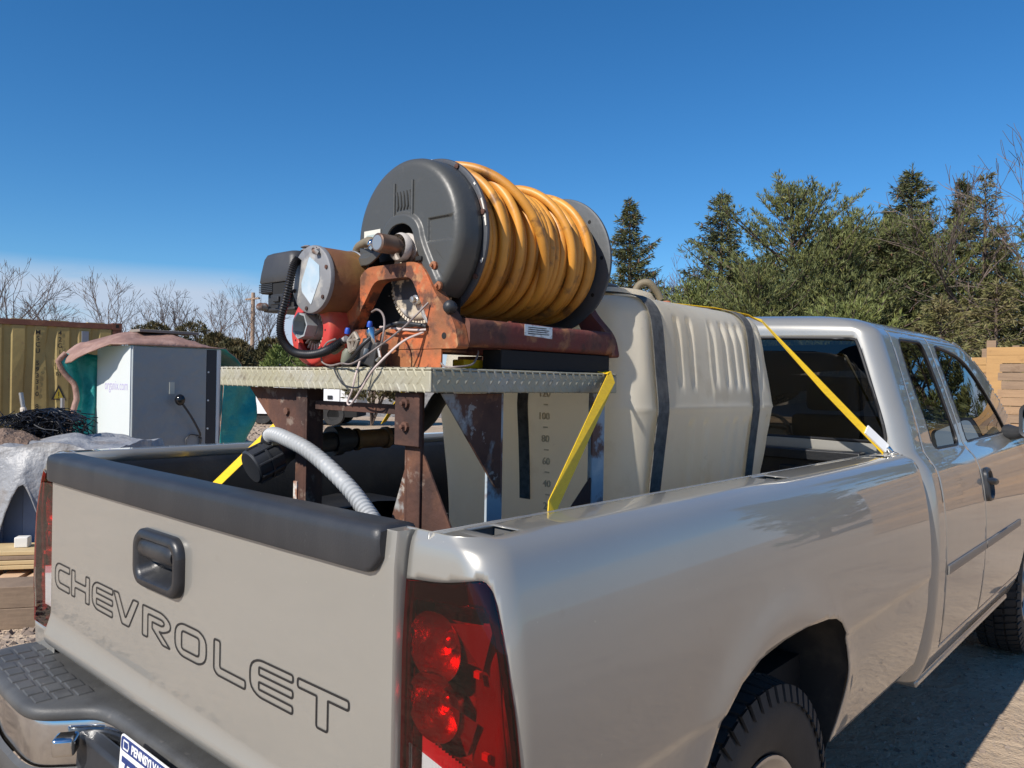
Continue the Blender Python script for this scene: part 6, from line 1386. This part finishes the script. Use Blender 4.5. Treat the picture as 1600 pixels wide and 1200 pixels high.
# lumber stack, pallet and timbers
LUM = pmat('fresh_lumber', (.56,.42,.22), .7, layers=[((.42,.29,.14), 3, .45, .7, .7, 6, (1,1,9))], bump=[(40,.2,.004)])
OLDW = pmat('weathered_timber', (.27,.19,.125), .85, layers=[((.16,.11,.075), 3, .42, .7, .8, 6, (1,1,8))], bump=[(30,.4,.006)])
def plank(c, L, w, h, rot, mat, lab, grp, cat='board', name='board'):
    M = Matrix.Translation(c) @ Matrix.Rotation(rot, 4, 'Z'); mb = MB().box((-L/2,-w/2,0),(L/2,w/2,h),0,M); return single(mb, name, mat, c, lab, cat, grp, bevel=.004)
LR = radians(55)
for k in range(4):
    plank((-4.92+.012*k,.80+.01*k,.155+.033*k), 1.9, .34-.01*k, .030, LR, LUM if k != 2 else OLDW, ('lowest pale board of the lumber stack left of the bumper','second pale board up in the lumber stack left of the bumper','weathered board third up in the lumber stack left of the bumper','top pale board of the lumber stack left of the bumper')[k], 'boards of the lumber stack')
PAL = thing('pallet', (-4.45,.92,0), 'pale wooden pallet with open slots lying on the dirt behind the timbers', 'pallet')
PM2 = Matrix.Translation((-4.42,.95,0)) @ Matrix.Rotation(radians(52), 4, 'Z')
PW = pmat('pallet_wood', (.62,.42,.26), .75, layers=[((.48,.31,.18), 4, .45, .7, .6)])
for y in (-.24,0,.24): mb = MB().box((-.55,y-.045,.0),(.55,y+.045,.10),0,PM2); part(mb, 'stringer', PW, PAL, bevel=.003)
for k in range(6): mb = MB().box((-.55+k*.19,-.29,.101),(-.41+k*.19,.29,.122),0,PM2); part(mb, 'slat', PW, PAL, bevel=.002)
mb = MB().box((-.04,-.03,.285),(.05,.05,.36),0,Matrix.Translation((-4.72,1.05,0)) @ Matrix.Rotation(radians(55),4,'Z')); single(mb, 'carton', pmat('carton_white',(.70,.68,.62),.6), (-4.72,1.05,.285), 'small white carton standing on the lumber beside the left tail lamp', 'carton', bevel=.006)
for k, (c, L, w, h) in enumerate((((-3.93,.52,0),1.05,.26,.125),((-3.95,.50,.126),1.05,.26,.13))):
    plank(c, L, w, h, radians(58), OLDW, ('lower thick weathered timber lying on the dirt at the left edge','upper thick weathered timber lying on the dirt at the left edge')[k], 'thick timbers left of the bumper', 'timber', 'timber')
mb = MB().lathe([(0,0),(.06,.0),(.075,.02),(.07,.10),(.03,.12),(0,.12)], (-4.16,.72,.01), (0,0,1), 14); single(mb, 'clay_pot', pmat('rust_brown_lump',(.16,.06,.035),.8,bump=[(20,.6,.02)]), (-4.16,.72,0), 'rusty brown round lump lying by the timber end', 'scrap', smooth=50)
# ------------------------------------------------------------------ white van and gravel pile far behind
VW = pmat('van_white', (.80,.80,.80), .35); VG = glassmat('van_glass', (.15,.17,.18))
VN = thing('white_van', (-20.0,13.3,0), 'white service vehicle parked far behind seen under the deck', 'van'); vd = Vector((.745,.667,0)); VM = Matrix((vd, Vector((-.667,.745,0)), Vector((0,0,1)))).transposed().to_4x4(); VM.translation = Vector((-21.5,12.2,0))
mb = MB().prism(roundpoly([(0,.35),(0,.95),(.25,1.10),(.55,1.62),(.95,1.72),(1.05,1.72),(1.05,.35)], .06, 3), 1.7, VM @ Matrix.Rotation(pi/2,4,'X') @ Matrix.Translation((0,0,-1.7)))
part(mb, 'van_cab', VW, VN, smooth=35); mb = MB().box((1.10,0,.62),(3.62,1.8,1.85),0,VM); BX = part(mb, 'service_body', VW, VN, bevel=.03)
for a in (2.66,3.32): mb = MB().box((a,-.03,.86),(a+.16,-.002,.98),0,VM); part(mb, 'latch', BLACKPL, VN, bevel=.01)
for a in (1.7,2.4,3.05): mb = MB().box((a,-.006,.68),(a+.02,-.001,1.80),0,VM); part(mb, 'door_joint', DARK, VN)
mb = MB().add([VM @ Vector(q) for q in ((.33,-.004,1.12),(.90,-.004,1.12),(.90,-.004,1.60),(.60,-.004,1.56))], [(0,1,2,3)]); part(mb, 'cab_window', VG, VN)
mb = MB().box((.02,.05,.28),(3.6,1.7,.60),0,VM); part(mb, 'underframe', DARK, VN)
for a in (.55,2.85):
    for b in (.02,1.5): mb = MB().lathe([(0,.2),(.34,.2),(.36,.17),(.36,.03),(.33,0),(.20,.01),(.19,.03),(0,.03)], VM @ Vector((a,b,.36)), VM.to_3x3() @ Vector((0,1,0)), 24); part(mb, 'wheel', RUBBER, VN, smooth=40)
GRV = pmat('grey_gravel', (.20,.19,.18), .95, layers=[((.30,.28,.26), 6, .45, .7, .8), ((.11,.10,.095), 3, .5, .7, .8), ((.36,.34,.32), 22, .58, .72, .8)], bump=[(8,.9,.10),(30,.9,.05)])
rows = []
for i in range(61):
    R = []
    for j in range(41):
        a, b = -6.5+13*i/60, -3+6*j/40; q = Vector((-21.6,24.6,0))+vd*a+Vector((-.667,.745,0))*b; h = 1.75*max(0, 1-(abs(a)/6.3)**2.2)*max(0, 1-(abs(b)/2.9)**1.6); q.z = h*(1+.25*noise.noise(Vector((a*.8,b*.8,2))))+.12*noise.noise(Vector((a*2.5,b*2.5,0)))*min(1,h*3)-.03; R.append(q)
    rows.append(R)
mb = MB().grid(rows, 0, True); single(mb, 'gravel_pile', GRV, (-21.6,24.6,0), 'long pile of grey gravel behind the white vehicle seen under the deck', 'gravel pile', smooth=60)
# ------------------------------------------------------------------ wooden fence at the right
WD = [pmat('fence_board_%s' % n, c, .8, layers=[(c2, 3, .42, .7, .8, 6, (1,1,9)), ((c[0]*.55,c[1]*.5,c[2]*.45), 7, .58, .74, .7)], bump=[(26,.35,.006)]) for n, c, c2 in (('tan',(.34,.215,.12),(.25,.155,.085)),('grey',(.26,.175,.11),(.19,.125,.08)),('gold',(.42,.245,.095),(.35,.20,.08)))]
def fence(A, B, H, lab, seed, posts, nx):
    rng = random.Random(seed); A, B = Vector(A), Vector(B); d = (B-A); L = d.length; d.normalize(); n = Vector((d.y,-d.x,0)); fe = thing('wooden_fence', A, lab, 'fence'); zz = .02; i = 0
    while zz < H-.03:
        h = .142; last = zz+h > H-.1; s = 0; cuts = sorted([0, L]+[L*(k+.5*(i % 2))/nx for k in range(1, nx)])
        for a, b in zip(cuts, cuts[1:]):
            if b-a < .2: continue
            M = Matrix((d, Vector((0,0,1)), n)).transposed().to_4x4(); M.translation = A+d*a+n*rng.uniform(0,.005)+Vector((0,0,zz+rng.uniform(-.003,.003)))
            mb = MB().box((.003,0,0),(b-a-.003,h-.008,.035),0,M); part(mb, 'board', WD[rng.choice((0,0,1,1,1)) if not last else 2], fe, bevel=.003)
        zz += h; i += 1
    for a, ph, w in posts:
        M = Matrix((d, Vector((0,0,1)), n)).transposed().to_4x4(); M.translation = A+d*a; mb = MB().box((-w/2,0,0),(w/2,ph,-.10),0,M); o = part(mb, 'post', WD[1], fe); weld(o)
    return fe
FE = fence((-1.13,14.48,0),(5.2,14.1,0), 2.19, 'sunlit horizontal board fence standing right of the truck cab', 3, ((.06,2.40,.14),(.42,2.31,.10),(2.6,2.3,.12),(4.8,2.3,.12)), 2)
M = Matrix.Translation((-1.13,14.43,0)); mb = MB().box((0,0,0),(.235,.032,2.02),0,M); part(mb, 'gold_trim_board', WD[2], FE, bevel=.003)
fence((-7.2,15.6,0),(-1.20,15.3,0), 2.10, 'darker board fence running behind the front of the cab', 4, ((.2,2.3,.12),(3,2.3,.12),(5.9,2.3,.12)), 3)
# whip aerial on the right front wing
AE = MB().tube([(.90,4.84,1.20),(.90,4.84,1.26),(.90,4.85,1.28),(.885,4.78,2.10)], [.012,.012,.0035,.0018], 8); tpart(AE, 'aerial', DARK)
# ------------------------------------------------------------------ stones on the dirt
def stones(name, n, region, smin, smax, seed, mat):
    rng = random.Random(seed); mb = MB()
    for k in range(n):
        x, y = region(rng); s = smin*(smax/smin)**(rng.random()**2.2); 
        P = [Vector((rng.uniform(.6,1)*a, rng.uniform(.6,1)*b, rng.uniform(.35,.7)*c))*s for a, b, c in ((1,0,0),(0,1,0),(-1,0,0),(0,-1,0),(.5,.5,1.1),(-.5,-.4,1.0))]
        R = Matrix.Rotation(rng.uniform(0,6.28),3,'Z'); P = [R @ q+Vector((x,y,-.1*s)) for q in P]
        mb.add(P, [(0,1,4),(1,2,4),(2,5,4),(2,3,5),(3,0,5),(0,4,5)])
    o = mb.build(name, mat, None); o['kind'] = 'stuff'; return o
STM = pmat('dirt_stones', (.21,.16,.125), .9, layers=[((.33,.27,.22), 3, .45, .65, .9), ((.11,.085,.07), 5, .5, .7, .8)])
stones('gravel', 9000, lambda r: (-1.3-3.6*r.random()**.8, -1.0+2.6*r.random()), .006, .045, 1, STM)
stones('gravel', 6000, lambda r: (.6+2.2*r.random(), .9+6.5*r.random()), .004, .022, 2, STM)
stones('gravel', 3000, lambda r: (-24+16*r.random(), 4+10*r.random()), .03, .12, 3, STM)
rng = random.Random(9); mb = MB()
for k in range(160):
    x, y = -1.4-3.0*rng.random(), -1+2.4*rng.random(); a = rng.uniform(0,6.3); l = rng.uniform(.02,.07); mb.add([(x,y,.012),(x+l*cos(a),y+l*sin(a),.022),(x+l*cos(a)-.012*sin(a),y+l*sin(a)+.012*cos(a),.016),(x-.012*sin(a),y+.012*cos(a),.012)], [(0,1,2,3)])
o = mb.build('dry_leaves', pmat('dry_leaf', (.40,.24,.12), .8)); o['kind'] = 'stuff'
mb = MB().tube([(1.02,1.78,.012),(1.10,1.86,.02),(1.2,1.98,.012),(1.26,2.0,.012)], [.005,.007,.005,.003], 6); single(mb, 'stick', OLDW, (1.1,1.88,0), 'thin stick lying in the shade beside the truck', 'stick')
